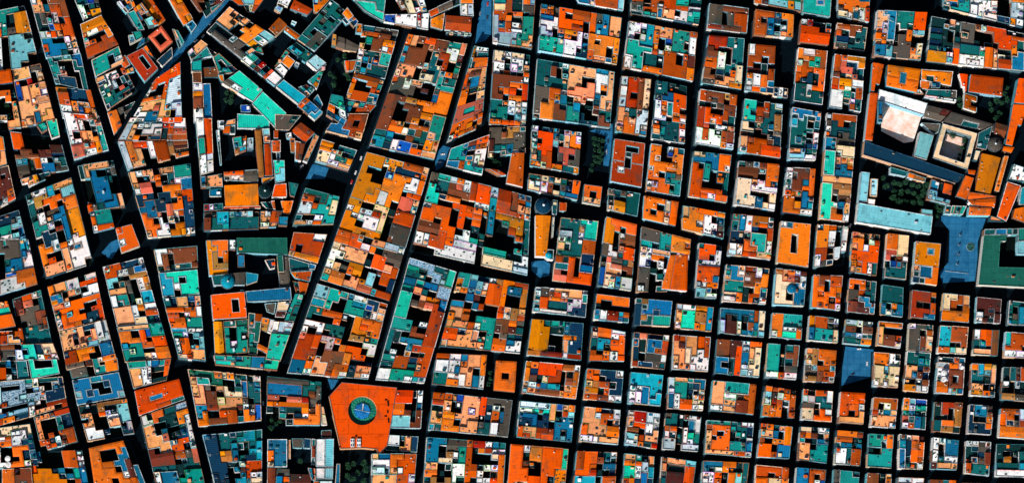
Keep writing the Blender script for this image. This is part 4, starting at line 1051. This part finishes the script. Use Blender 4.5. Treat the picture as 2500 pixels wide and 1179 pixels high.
def label_for(s):
    cx, cy = centroid(s); px, py = cx / S + W_ / 2, H_ / 2 - cy / S
    cn = CNAME[s.ch.upper()]; sh = shape_word(s)
    rf = 'tiled' if s.ch in TILED else ('plant-filled terrace' if s.ch.islower() and s.ch not in 'ul' else ('speckled flat-roofed' if s.ch in 'ul' else 'flat-roofed'))
    nb = neigh(s); ks = list(nb.items()); ks.sort(key=lambda t: t[1] in ('street', 'court'))
    ls = sorted(LAND, key=lambda l: math.hypot(px - l[1], py - l[2]))
    base = f"{cn} {rf} {sh} house"
    cands = []
    def nbt(sel):
        return ', '.join(f"{v} {'side' if v in ('street','court') else 'roof'} {k if k in ('above','below') else 'at ' + k}" for k, v in sel)
    for l in ls[:4]:
        r = rel(px - l[1], l[2] - py)
        for m in (1, 2, 3):
            for off in range(max(1, len(ks))):
                sel = [ks[(off + i) % len(ks)] for i in range(min(m, len(ks)))]
                cands.append(f"{base}, {nbt(sel)}, {r} the {l[0]}")
    for t in cands:
        if t not in used and len(t.replace('-', 'x').split()) <= 16: used.add(t); return t
    t = f"{base}, {rel(px - ls[0][1], ls[0][2] - py)} the {ls[0][0]}"
    used.add(t); return t

class Maker:                                  # parts of one thing; the second argument starts a new mesh for every piece
    def __init__(s): s.parts = []; s.d = {}; s.cnt = {}; s.last = None
    def __call__(s, name, single=0):
        if single:
            s.cnt[name] = s.cnt.get(name, 0) + 1
            b = Buf(); s.parts.append((name, b)); s.last = b; return b
        if name not in s.d: s.d[name] = Buf(); s.parts.append((name, s.d[name]))
        s.last = s.d[name]; return s.last
class Merged:
    def __init__(s): s.b = Buf(); s.last = s.b
    def __call__(s, name, single=0): return s.b
merged = {'tiled': Merged(), 'flat': Merged()}
def finish(mk, name, label, cat, group=None, loc=None):
    if loc is None:
        v = mk.parts[0][1].v; loc = (sum(p[0] for p in v) / len(v), sum(p[1] for p in v) / len(v))
    e = empty(name, (loc[0], loc[1], 0.14), label, cat, group)
    for nm, b in mk.parts:
        if b.f: shift(b, loc[0], loc[1], 0.14); b.build(nm, e)
    return e
special = {}
for s in segs:
    if s.tag is not None:
        if s.bi not in special: special[s.bi] = (Maker(), s.tag)
        build_seg(s, special[s.bi][0])
    elif s.idx in own:
        mk = Maker(); build_seg(s, mk)
        t = s.ch in TILED
        finish(mk, 'tiled_house' if t else 'flat_roofed_house', label_for(s), 'tiled house' if t else 'flat-roofed house',
               'tiled houses of the street blocks' if t else 'flat-roofed houses of the street blocks', centroid(s))
    else: build_seg(s, merged['tiled' if s.ch in TILED else 'flat'])
for k, nm, lb in (('tiled', 'small_tiled_houses', 'many small tiled houses filling the gaps between the larger roofs'),
              ('flat', 'small_flat_roofed_houses', 'many small flat-roofed houses and terraces filling the street blocks')):
    o = merged[k].b.build(nm); tag(o, lb, 'tiled houses' if k == 'tiled' else 'flat-roofed houses', None, 'stuff')

# ---------------------------------------------------------------- domes, belonging to their churches
def dome(mk, tile, x, y, rz, colname, z0=14.0, ringed=False):
    cx, cy = wp(tile, x, y); r = rz / ZM * S; col = jit(PAL[colname], 0.02)
    lathe(mk('drum', 1), cx, cy, [(r * 1.02, 0.14), (r * 1.02, z0 + 5), (r * 1.05, z0 + 5.1), (r * 1.05, z0 + 5.6), (r * 0.99, z0 + 5.7)], 40, jit((90, 110, 120)), TRIM)
    pr = [(r * 0.98 * math.cos(a), z0 + 5.7 + r * 0.62 * math.sin(a)) for a in [i * math.pi / 2 / 9 for i in range(9)]] + [(r * 0.12, z0 + 5.7 + r * 0.62)]
    b = mk('dome', 1); lathe(b, cx, cy, pr, 40, col, FLAT)
    rib = mk('dome_rib', 0)
    for k in range(12):
        a = 2 * math.pi * k / 12; w = 0.16
        for (r0, za), (r1, zb) in zip(pr, pr[1:]):
            px_, py_ = -math.sin(a) * w, math.cos(a) * w
            rib.face([(cx + r0 * math.cos(a) * 1.02 - px_, cy + r0 * math.sin(a) * 1.02 - py_, za + .15), (cx + r0 * math.cos(a) * 1.02 + px_, cy + r0 * math.sin(a) * 1.02 + py_, za + .15),
                      (cx + r1 * math.cos(a) * 1.02 + px_, cy + r1 * math.sin(a) * 1.02 + py_, zb + .15), (cx + r1 * math.cos(a) * 1.02 - px_, cy + r1 * math.sin(a) * 1.02 - py_, zb + .15)], tuple(c * 0.5 for c in col), TRIM)
    zt = z0 + 5.7 + r * 0.62
    lathe(mk('lantern', 1), cx, cy, [(r * 0.13, zt - 0.3), (r * 0.13, zt + 2.0), (r * 0.17, zt + 2.1), (0.0, zt + 3.6)], 12, jit((210, 225, 230)), TRIM)
def find(name, sub):
    for bi, (mk, tg) in special.items():
        if tg[0] == name and sub in tg[2]: return mk
dome(find('church', 'amber gable-roofed'), '11', 890, 700, 62, 'K')
dome(find('church', 'dark teal'), '12', 535, 405, 66, 'Q')
dome(find('church', 'blue round'), '31', 258, 838, 76, 'V')
dome(find('church', 'long ochre'), '51', 1368, 250, 68, 'N')
for bi, (mk, tg) in special.items():
    finish(mk, tg[0], tg[2], tg[1])

# small domes on other roofs, tanks
def turret(tile, x, y, rz, cn, name, label, cat, z0=15.0, zt=3.0, flat=False, sub=True):
    cx, cy = wp(tile, x, y); r = rz / ZM * S; col = jit(PAL[cn], 0.02); mk = Maker()
    lathe(mk('drum', 1), cx, cy, [(r, 0.14), (r, z0 + zt)], 28, jit((215, 220, 222)), TRIM)
    if flat:
        lathe(mk('tank_lid', 1), cx, cy, [(r, z0 + zt), (r * 0.9, z0 + zt + 0.35), (0.0, z0 + zt + 0.7)], 28, col, TRIM)
    else:
        pr = [(r * math.cos(a), z0 + zt + r * 0.6 * math.sin(a)) for a in [i * math.pi / 2 / 7 for i in range(8)]]
        pr[-1] = (0.0, pr[-1][1]); lathe(mk('cap', 1), cx, cy, pr, 28, col, FLAT)
        lathe(mk('finial', 1), cx, cy, [(0.3, pr[-1][1] - .1), (0.25, pr[-1][1] + 1.6), (0.0, pr[-1][1] + 1.9)], 8, jit((220, 220, 220)), TRIM)
    finish(mk, name, label, cat)
turret('42', 990, 470, 46, 'U', 'domed_tower', 'round blue dome rising from a cream flat roof, right of the striped brown house', 'dome', 15, 4)
turret('32', 310, 150, 32, 'Q', 'domed_tower', 'small dark blue dome at the foot of the long amber church', 'dome', 13, 4)
turret('22', 448, 858-1160+280+0, 20, 'W', 'water_tank', 'white round water tank in the dark court of the amber street', 'water tank', 14, 2.5, True)
for x, y, r_, lb in ((878, 125, 27, 'upper of two big white round tanks beside a brown roof'), (875, 186, 27, 'lower of two big white round tanks beside a brown roof'), (1050, 74, 17, 'small white round tank at the corner of the block of the two big tanks')):
    turret('53', x, y, r_, 'W', 'water_tank', lb, 'water tank', 18, 4, True)
for x, y, lb in ((75, 945, 'upper of two white round tanks on the cream rooftop, bottom left'), (82, 1005, 'lower of two white round tanks on the cream rooftop, bottom left')):
    turret('03', x, y, 27, 'W', 'water_tank', lb, 'water tank', 18, 4, True)

# ---------------------------------------------------------------- the palace with the round court
def round_palace():
    P = [px2w(*p) for p in ((834,933),(969,946),(963,980),(952,1048),(945,1088),(925,1107),(919,1096),(886,1093),(831,1095),(817,1032),(803,967))][::-1]
    if area2(P) < 0: P = P[::-1]
    cc = px2w(884.5, 1002.5); r = 35 * S; n = 48; H = 18.0
    hole = [(cc[0] + r * math.cos(-2 * math.pi * k / n), cc[1] + r * math.sin(-2 * math.pi * k / n)) for k in range(n)]
    col = lin((230, 78, 4)); mk = Maker()
    wb = mk('wall')
    for l in (P, hole):
        acc = 0
        for i in range(len(l)):
            a, b = l[i], l[(i + 1) % len(l)]; d = math.dist(a, b)
            z0 = 0.14 if l is P else H - 7
            wb.face([(*a, z0), (*b, z0), (*b, H), (*a, H)], lin((220, 170, 130)), WALL, [(acc, 0), (acc + d, 0), (acc + d, H), (acc, H)]); acc += d
    L1 = offset(P, 0.5); pb = mk('parapet')
    for i in range(len(P)):
        j = (i + 1) % len(P)
        pb.face([(*P[i], H + .6), (*P[j], H + .6), (*L1[j], H + .6), (*L1[i], H + .6)], lin((120, 110, 110)), TRIM)
        pb.face([(*L1[i], H + .6), (*L1[j], H + .6), (*L1[j], H), (*L1[i], H)], lin((120, 110, 110)), TRIM)
        pb.face([(*P[i], H), (*P[j], H), (*P[j], H + .6), (*P[i], H + .6)], lin((120, 110, 110)), TRIM)
    rb = mk('roof')
    for t in tess([L1, hole]): rb.face([(x, y, H) for x, y in t], col, FLAT, [(p[0] * .4, p[1] * .4) for p in t])
    g = mk('court_ring', 1); rg = r - 0.3
    lathe(g, cc[0], cc[1], [(rg, H - 6.2), (9.0, H - 4.6), (8.9, H - 4.4)], 24, lin((40, 140, 116)), METAL)
    rib = mk('ring_rafter', 0)
    for k in range(24):
        a = 2 * math.pi * k / 24; ca, sa = math.cos(a), math.sin(a); w = .16
        rib.face([(cc[0] + rg * ca + sa * w, cc[1] + rg * sa - ca * w, H - 6.0), (cc[0] + rg * ca - sa * w, cc[1] + rg * sa + ca * w, H - 6.0),
                  (cc[0] + 9 * ca - sa * w, cc[1] + 9 * sa + ca * w, H - 4.4), (cc[0] + 9 * ca + sa * w, cc[1] + 9 * sa - ca * w, H - 4.4)], (0.005, 0.02, 0.03), TRIM)
    lathe(mk('glazed_roof', 1), cc[0], cc[1], [(9.0, H - 4.5), (9.0, H - 3.2), (0.0, H - 2.6)], 8, lin((30, 120, 190)), TRIM)
    box(mk('ridge_beam', 1), cc[0] + 0.6, cc[1] + 4.2, H - 3.0, H - 2.0, 1.1, 7.4, -0.15, lin((240, 240, 240)), TRIM)
    box(mk('cross_bar', 1), cc[0], cc[1] + 0.2, H - 3.0, H - 2.3, 17.5, 0.45, -0.22, lin((190, 220, 240)), TRIM)
    for x, y in ((860, 1081), (875.5, 1081)):
        q = px2w(x, y); box(mk('dormer', 1), q[0], q[1], H, H + 2.4, 4.2, 9.0, 0, lin((235, 240, 245)), TRIM)
        for dx in (-1.1, 1.1):
            for dy in (-2.4, 2.4): box(mk('dormer_window', 1), q[0] + dx, q[1] + dy, H + 2.35, H + 2.5, 1.2, 2.4, 0, (0.01, 0.03, 0.05), GLASS)
    for x, y, w, d in ((942, 976, 2.6, 1.4), (947, 985, 1.6, 6), (941, 1016, 2.6, 1.4), (946, 1005, 1.4, 3), (948, 1026, 1.4, 5), (934, 1101, 2, 2), (828, 1090, 2, 2)):
        q = px2w(x, y); box(mk('roof_hatch', 1), q[0], q[1], H, H + 0.8, w, d, 0.1, (0.05, 0.012, 0.006), TRIM)
    q = px2w(868, 1067); box(mk('chimney', 1), q[0], q[1], H, H + 1.8, 2, 2, 0, lin((120, 60, 40)), TRIM)
    finish(mk, 'round_court_palace', 'huge red-orange flat-roofed palace around a sunken round court with a blue glazed centre', 'palace')
round_palace()

# the workshop's vents and the theatre's dormers are covered by their own roofs

# ---------------------------------------------------------------- ground, streets, squares, yards
def rect(x0, y0, x1, y1): return [(x0, y0), (x1, y0), (x1, y1), (x0, y1)]
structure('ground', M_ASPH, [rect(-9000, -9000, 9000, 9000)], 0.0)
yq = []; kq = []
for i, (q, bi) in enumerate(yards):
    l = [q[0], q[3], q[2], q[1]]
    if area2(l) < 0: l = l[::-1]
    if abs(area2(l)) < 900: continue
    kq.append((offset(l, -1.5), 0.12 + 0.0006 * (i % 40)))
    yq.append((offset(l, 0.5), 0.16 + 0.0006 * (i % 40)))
def multi(name, m, lst, thick):
    b = Buf()
    for q, z in lst:
        b.face([(x, y, z) for x, y in q], (1, 1, 1), 0)
        for i in range(len(q)):
            a, c = q[i], q[(i + 1) % len(q)]
            b.face([(*a, -0.02), (*c, -0.02), (*c, z), (*a, z)], (1, 1, 1), 0)
    o = b.build(name, None, [m]); o['kind'] = 'structure'; return o
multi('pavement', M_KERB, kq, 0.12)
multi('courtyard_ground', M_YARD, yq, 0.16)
PV = {  # outlines of the lit stretches of ground, laid as brighter paving
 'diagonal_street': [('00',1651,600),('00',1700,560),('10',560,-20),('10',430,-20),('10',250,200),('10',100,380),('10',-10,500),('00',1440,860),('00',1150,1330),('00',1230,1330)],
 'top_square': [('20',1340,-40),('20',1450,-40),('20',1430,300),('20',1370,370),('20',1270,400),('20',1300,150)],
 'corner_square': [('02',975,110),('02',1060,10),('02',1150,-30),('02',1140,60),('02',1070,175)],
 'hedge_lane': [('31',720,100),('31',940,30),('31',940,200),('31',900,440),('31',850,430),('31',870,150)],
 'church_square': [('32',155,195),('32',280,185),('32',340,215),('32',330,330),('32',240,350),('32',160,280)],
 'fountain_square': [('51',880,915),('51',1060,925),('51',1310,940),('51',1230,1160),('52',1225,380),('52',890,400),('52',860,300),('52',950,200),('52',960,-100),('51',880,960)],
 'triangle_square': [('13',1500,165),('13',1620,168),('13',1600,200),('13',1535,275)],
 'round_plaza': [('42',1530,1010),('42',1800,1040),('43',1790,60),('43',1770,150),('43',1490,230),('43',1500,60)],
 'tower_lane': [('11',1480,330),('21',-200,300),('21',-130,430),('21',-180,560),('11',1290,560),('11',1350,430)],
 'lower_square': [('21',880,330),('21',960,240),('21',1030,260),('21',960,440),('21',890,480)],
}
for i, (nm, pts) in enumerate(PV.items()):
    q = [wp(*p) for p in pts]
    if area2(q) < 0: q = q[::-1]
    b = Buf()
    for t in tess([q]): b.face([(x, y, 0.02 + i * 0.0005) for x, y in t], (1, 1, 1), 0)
    o = b.build(nm + '_lit_paving', None, [M_LIT_PAVE]); o['kind'] = 'structure'
for nm, tl, pts in (('convent_courtyard_gravel', '51', ((300, 100), (310, -160), (690, -50), (610, 200), (520, 215))), ('cloister_gravel', '51', ((905, 120), (1110, 175), (1060, 420), (830, 350)))):
    q = [wp(tl, *p) for p in pts]
    if area2(q) < 0: q = q[::-1]
    b = Buf()
    for t in tess([q]): b.face([(x, y, 0.2) for x, y in t], (1, 1, 1), 0)
    o = b.build(nm, None, [M_PALE]); o['kind'] = 'structure'
# ---------------------------------------------------------------- trees
def tree_parts(seed):
    r = random.Random(seed)
    tb = Buf()
    lathe(tb, 0, 0, [(0.09, 0), (0.06, 0.35), (0.045, 0.7), (0.0, 0.72)], 7, (1, 1, 1), 0)
    for k in range(5):
        a = k * 1.257 + r.random(); x, y, z = 0.55 * math.cos(a), 0.55 * math.sin(a), r.uniform(0.75, 1.05)
        tb.face([(0.03, 0, .5), (-0.03, 0.02, .5), (x, y, z)], (1, 1, 1), 0); tb.face([(0, -0.03, .5), (0, 0.03, .5), (x, y, z)], (1, 1, 1), 0)
    cb = Buf(); lobes = [(r.uniform(-.55, .55), r.uniform(-.55, .55), r.uniform(.65, 1.15), r.uniform(.28, .5)) for _ in range(11)]
    for lx, ly, lz, lr in lobes:
        for _ in range(75):
            a, e = r.uniform(0, 6.283), math.asin(r.uniform(-.5, 1)); q = lr * r.uniform(.6, 1.05)
            c = Vector((lx + q * math.cos(a) * math.cos(e), ly + q * math.sin(a) * math.cos(e), lz + q * math.sin(e) * .8))
            n = Vector((r.gauss(0, 1), r.gauss(0, 1), r.gauss(.6, 1))).normalized(); t = n.orthogonal().normalized(); b2 = n.cross(t); h = r.uniform(.05, .1)
            cb.face([tuple(c + t * h), tuple(c + b2 * h * .8), tuple(c - t * h), tuple(c - b2 * h * .8)], (1, 1, 1), 0)
    return tb.build('trunk', None, [M_BARK]), cb.build('crown', None, [M_LEAF])
protos = [tree_parts(s_) for s_ in (1, 2, 3)]
GARD = [
 ('dark green broadleaf tree in the dense garden above the long pale cyan roof', 'trees of the cyan building garden', '51', 13,
  [(420,600),(470,620),(530,600),(590,620),(650,640),(700,690),(420,680),(480,700),(550,690),(610,710),(660,740),(400,750),(460,780),(530,780),(600,800),(660,800),(340,640),(310,560),(720,620)]),
 ('dark tree in the gap between the pale cyan roof and the fountain square', 'trees beside the fountain square', '51', 11, [(820,830),(860,870),(830,920),(880,840)]),
 ('dark tree along the wall of the cream cloister court', 'trees of the cloister court', '51', 10, [(890,180),(880,235),(860,290),(1085,200),(1075,260),(1040,380),(1050,330)]),
 ('light green tree at the top of the cloister court', None, '51', 14, [(980,150)]),
 ('shrubby tree in the hedged garden left of the rust split palace', 'trees of the hedged garden', '31', 9,
  [(760,180),(800,190),(835,200),(760,230),(800,245),(830,260),(765,290),(805,300),(830,320),(760,345),(800,355),(825,380),(770,395),(805,410),(740,430),(730,480)]),
 ('dark tree of the mint convent garden', 'trees of the mint convent garden', '10', 12, [(530,880),(570,910),(520,950),(590,860),(560,960)]),
 ('dark tree in the deep garden left of the sloping avenue, top centre', 'trees of the deep upper garden', '20', 12, [(10,530),(40,580),(0,600),(20,700),(50,740),(-60,560),(-90,740),(-130,700),(-90,800),(-50,860)]),
 ('dark tree in the garden below the round-court palace', 'trees below the round-court palace', '23', 13, [(190,980),(95,990),(80,1130),(190,1150),(130,1070),(40,1010),(215,1040),(30,1100)]),
 ('tree in the green-roofed block left of the ribbed teal terrace', 'trees of the lower left garden', '13', 10, [(520,220),(560,270),(590,310),(530,300),(960,570),(1000,600),(950,640),(1040,580)]),
 ('dark tree in the yards right of the broad rust orange hall', 'trees of the upper right yards', '50', 12, [(1500,830),(1480,890),(1400,960),(1350,1040),(1430,1080),(1400,1130),(1450,980),(1340,990),(1050,1000),(1040,940),(1500,950)]),
 ('dark tree beside the grey-brown roofs right of the wedge block', 'trees near the wedge block', '21', 11, [(1420,360),(1460,400),(1500,430)]),
 ('dark tree in the thin garden between the orange block and the peach terraces', 'trees of the thin garden', '23', 9, [(1400,110),(1410,165),(1395,220)]),
 ('dark tree in the black court at the upper left corner', 'trees of the upper left court', '00', 12, [(340,1130),(380,1100),(90,1110),(60,1000)]),
 ('tree in the court behind the white vented workshop', None, '13', 10, [(1230,960)]),
]
nt_ = 0
for lab, grp, tl, rz, pts in GARD:
    for i, (x, y) in enumerate(pts):
        cx, cy = wp(tl, x, y); sc_ = rz * 2.1 / ZM * S * 1.25 * R.uniform(0.85, 1.25)
        e = empty('broadleaf_tree', (cx, cy, 0.17), lab, 'tree', grp)
        e.rotation_euler = (0, 0, R.uniform(0, 6.28)); e.scale = (sc_, sc_, sc_ * R.uniform(1.6, 2.1))
        for src in protos[nt_ % 3]:
            o = src.copy(); C.objects.link(o); o.parent = e
        nt_ += 1
for a, b in protos:
    bpy.data.objects.remove(a); bpy.data.objects.remove(b)

# ---------------------------------------------------------------- fountains, bed
for i, (tl, x, y, lb_) in enumerate((('51', 1058, 1100, 'uppermost of four round fountains on the blue square'), ('52', 1048, 35, 'second round fountain from the top of the blue square'),
                           ('52', 1040, 127, 'third round fountain from the top of the blue square'), ('52', 1030, 221, 'lowest of four round fountains on the blue square'))):
    cx, cy = wp(tl, x, y); e = empty('fountain', (cx, cy, 0.03), lb_, 'fountain', 'fountains of the blue square')
    b = Buf(); lathe(b, 0, 0, [(2.1, 0), (2.1, 0.6), (1.75, 0.6), (1.75, 0.2)], 24, (0.02, 0.05, 0.09), TRIM); b.build('basin', e)
    b = Buf(); lathe(b, 0, 0, [(1.74, 0.4), (0.0, 0.42)], 24, (0.1, 0.3, 0.5), TRIM); b.build('pool', e)
    b = Buf(); lathe(b, 0, 0, [(0.35, 0.3), (0.25, 2.6), (0.9, 3.0), (0.0, 3.2)], 12, (0.03, 0.06, 0.1), TRIM); b.build('spout', e)
cx, cy = wp('52', 1160, 55); e = empty('planting_bed', (cx, cy, 0.03), 'round planted bed right of the fountains on the blue square', 'flower bed')
b = Buf(); lathe(b, 0, 0, [(4.6, 0), (4.6, 0.5), (4.2, 0.5), (4.2, 0.3)], 32, (0.25, 0.35, 0.4), TRIM); b.build('rim', e)
b = Buf()
for k in range(260):
    a = R.uniform(0, 6.283); r = 4.1 * math.sqrt(R.random()); z = R.uniform(.5, 1.2); h = .35
    b.face([(r * math.cos(a) - h, r * math.sin(a), z), (r * math.cos(a) + h, r * math.sin(a) - .2, z), (r * math.cos(a), r * math.sin(a) + h, z + .2)], (1, 1, 1), 0)
b.build('shrubs', e, [M_LEAF])
b = Buf()
p = [wp('52', 915, 285), wp('52', 1140, 310)]
box(b, 0, 0, 0, 0.9, math.dist(*p), 0.5, 0, lin((170, 200, 220)), TRIM)
o = b.build('low_wall'); o.location = ((p[0][0] + p[1][0]) / 2, (p[0][1] + p[1][1]) / 2, 0.03); o.rotation_euler = (0, 0, math.atan2(p[1][1] - p[0][1], p[1][0] - p[0][0]))
tag(o, 'pale low wall closing the lower end of the blue fountain square', 'wall')

# ---------------------------------------------------------------- cars
def car_proto():
    L_, W2 = 4.4, 1.8
    bd = Buf()
    prof = [(-2.2, .35), (-2.2, .75), (-1.9, .95), (1.2, .95), (2.15, .75), (2.2, .35)]
    for (x0, z0), (x1, z1) in zip(prof, prof[1:]): bd.face([(x0, .9, z0), (x0, -.9, z0), (x1, -.9, z1), (x1, .9, z1)][::-1], (1, 1, 1), 0)
    for sg in (-1, 1): bd.face([(x, sg * .9, z) for x, z in (prof if sg < 0 else prof[::-1])][::-1], (1, 1, 1), 0)
    rf = Buf(); rf.face([(-1.3, -.66, 1.42), (.35, -.66, 1.42), (.35, .66, 1.42), (-1.3, .66, 1.42)], (1, 1, 1), 0)
    gl = Buf(); bt = [(-1.85, -.8), (1.0, -.8), (1.0, .8), (-1.85, .8)]; tp = [(-1.3, -.66), (.35, -.66), (.35, .66), (-1.3, .66)]
    for i in range(4):
        j = (i + 1) % 4; gl.face([(*bt[i], .94), (*bt[j], .94), (*tp[j], 1.42), (*tp[i], 1.42)], (1, 1, 1), 0)
    wh = Buf(); n = 12
    for k in range(n):
        a, b = 2 * math.pi * k / n, 2 * math.pi * (k + 1) / n
        wh.face([(.32 * math.cos(a), -.1, .32 * math.sin(a)), (.32 * math.cos(b), -.1, .32 * math.sin(b)), (.32 * math.cos(b), .1, .32 * math.sin(b)), (.32 * math.cos(a), .1, .32 * math.sin(a))], (1, 1, 1), 0)
    for sg in (-.1, .1): wh.face([(.32 * math.cos(2 * math.pi * k / n), sg, .32 * math.sin(2 * math.pi * k / n)) for k in range(n)], (1, 1, 1), 0)
    return bd, rf, gl, wh
bd, rf, gl, wh = car_proto()
car_me = {}
for k, m in M_CAR.items():
    car_me[k] = [bb.build(nm, None, [m]) for bb, nm in ((bd, 'body'), (rf, 'car_roof'))]
glo = gl.build('cabin_glass', None, [M_GLASS]); who = wh.build('wheel', None, [M_TYRE])
CARS = [('00',1478,778,55,'white','by the kerb of the diagonal street, lower of the pair'),('00',1508,738,50,'white','by the kerb of the diagonal street, upper of the pair'),
 ('10',232,378,40,'white','at the bend of the diagonal street near the ochre terrace'),('10',372,205,52,'dark','parked left of the cream roof terrace on the diagonal street'),
 ('20',1388,20,80,'red','at the top edge on the upper blue square'),('20',1385,150,84,'dark','right side of the upper blue square'),('20',1312,110,80,'silver','left side of the upper blue square'),
 ('21',958,325,5,'white','in the junction left of the teal wedge block'),('21',925,402,10,'white','at the corner below the teal wedge block'),
 ('21',170,362,75,'white','beside the upper end of the long amber building'),('21',118,500,70,'white','beside the middle of the long amber building'),('21',80,590,70,'red','red, beside the long amber building'),
 ('52',88,1036,5,'white','at the upper edge of the round teal plaza'),('53',165,20,85,'white','on the right edge of the round teal plaza'),('43',1600,120,30,'dark','on the lower part of the round teal plaza'),
 ('41',1575,1010,70,'silver','in the lane left of the pale cyan building'),('31',880,300,88,'silver','in the lane between the hedged garden and the rust palace'),('31',895,200,88,'dark','upper end of the lane beside the rust palace'),
 ('11',1250,440,30,'white','outside the brown tilted roofs, white van-like'),('11',1240,462,30,'dark','beside the white car near the brown tilted roofs'),('10',300,330,50,'silver','middle of the diagonal street'),
 ('03',1400,760,78,'dark','in the avenue left of the peach hall, lower left'),('13',880,400,90,'silver','in the vertical street beside the blue corner terrace')]
for tl, x, y, a, c, lb_ in CARS:
    cx, cy = wp(tl, x, y); e = empty('parked_car', (cx, cy, 0.03), f"{c} car {lb_}" if not lb_.startswith('red,') else 'red car beside the long amber building', 'car', 'cars parked in the streets'); e.rotation_euler = (0, 0, math.radians(a))
    for src in car_me[c] + [glo]:
        o = src.copy(); C.objects.link(o); o.parent = e
    for wx in (-1.35, 1.35):
        for wy in (-.85, .85):
            o = who.copy(); C.objects.link(o); o.parent = e; o.location = (wx, wy, .32)
for l in car_me.values():
    for o in l: bpy.data.objects.remove(o)
bpy.data.objects.remove(glo); bpy.data.objects.remove(who)
print('segments', len(segs), 'own', len(own), 'area cut', ti[-1].area, fl[-1].area)
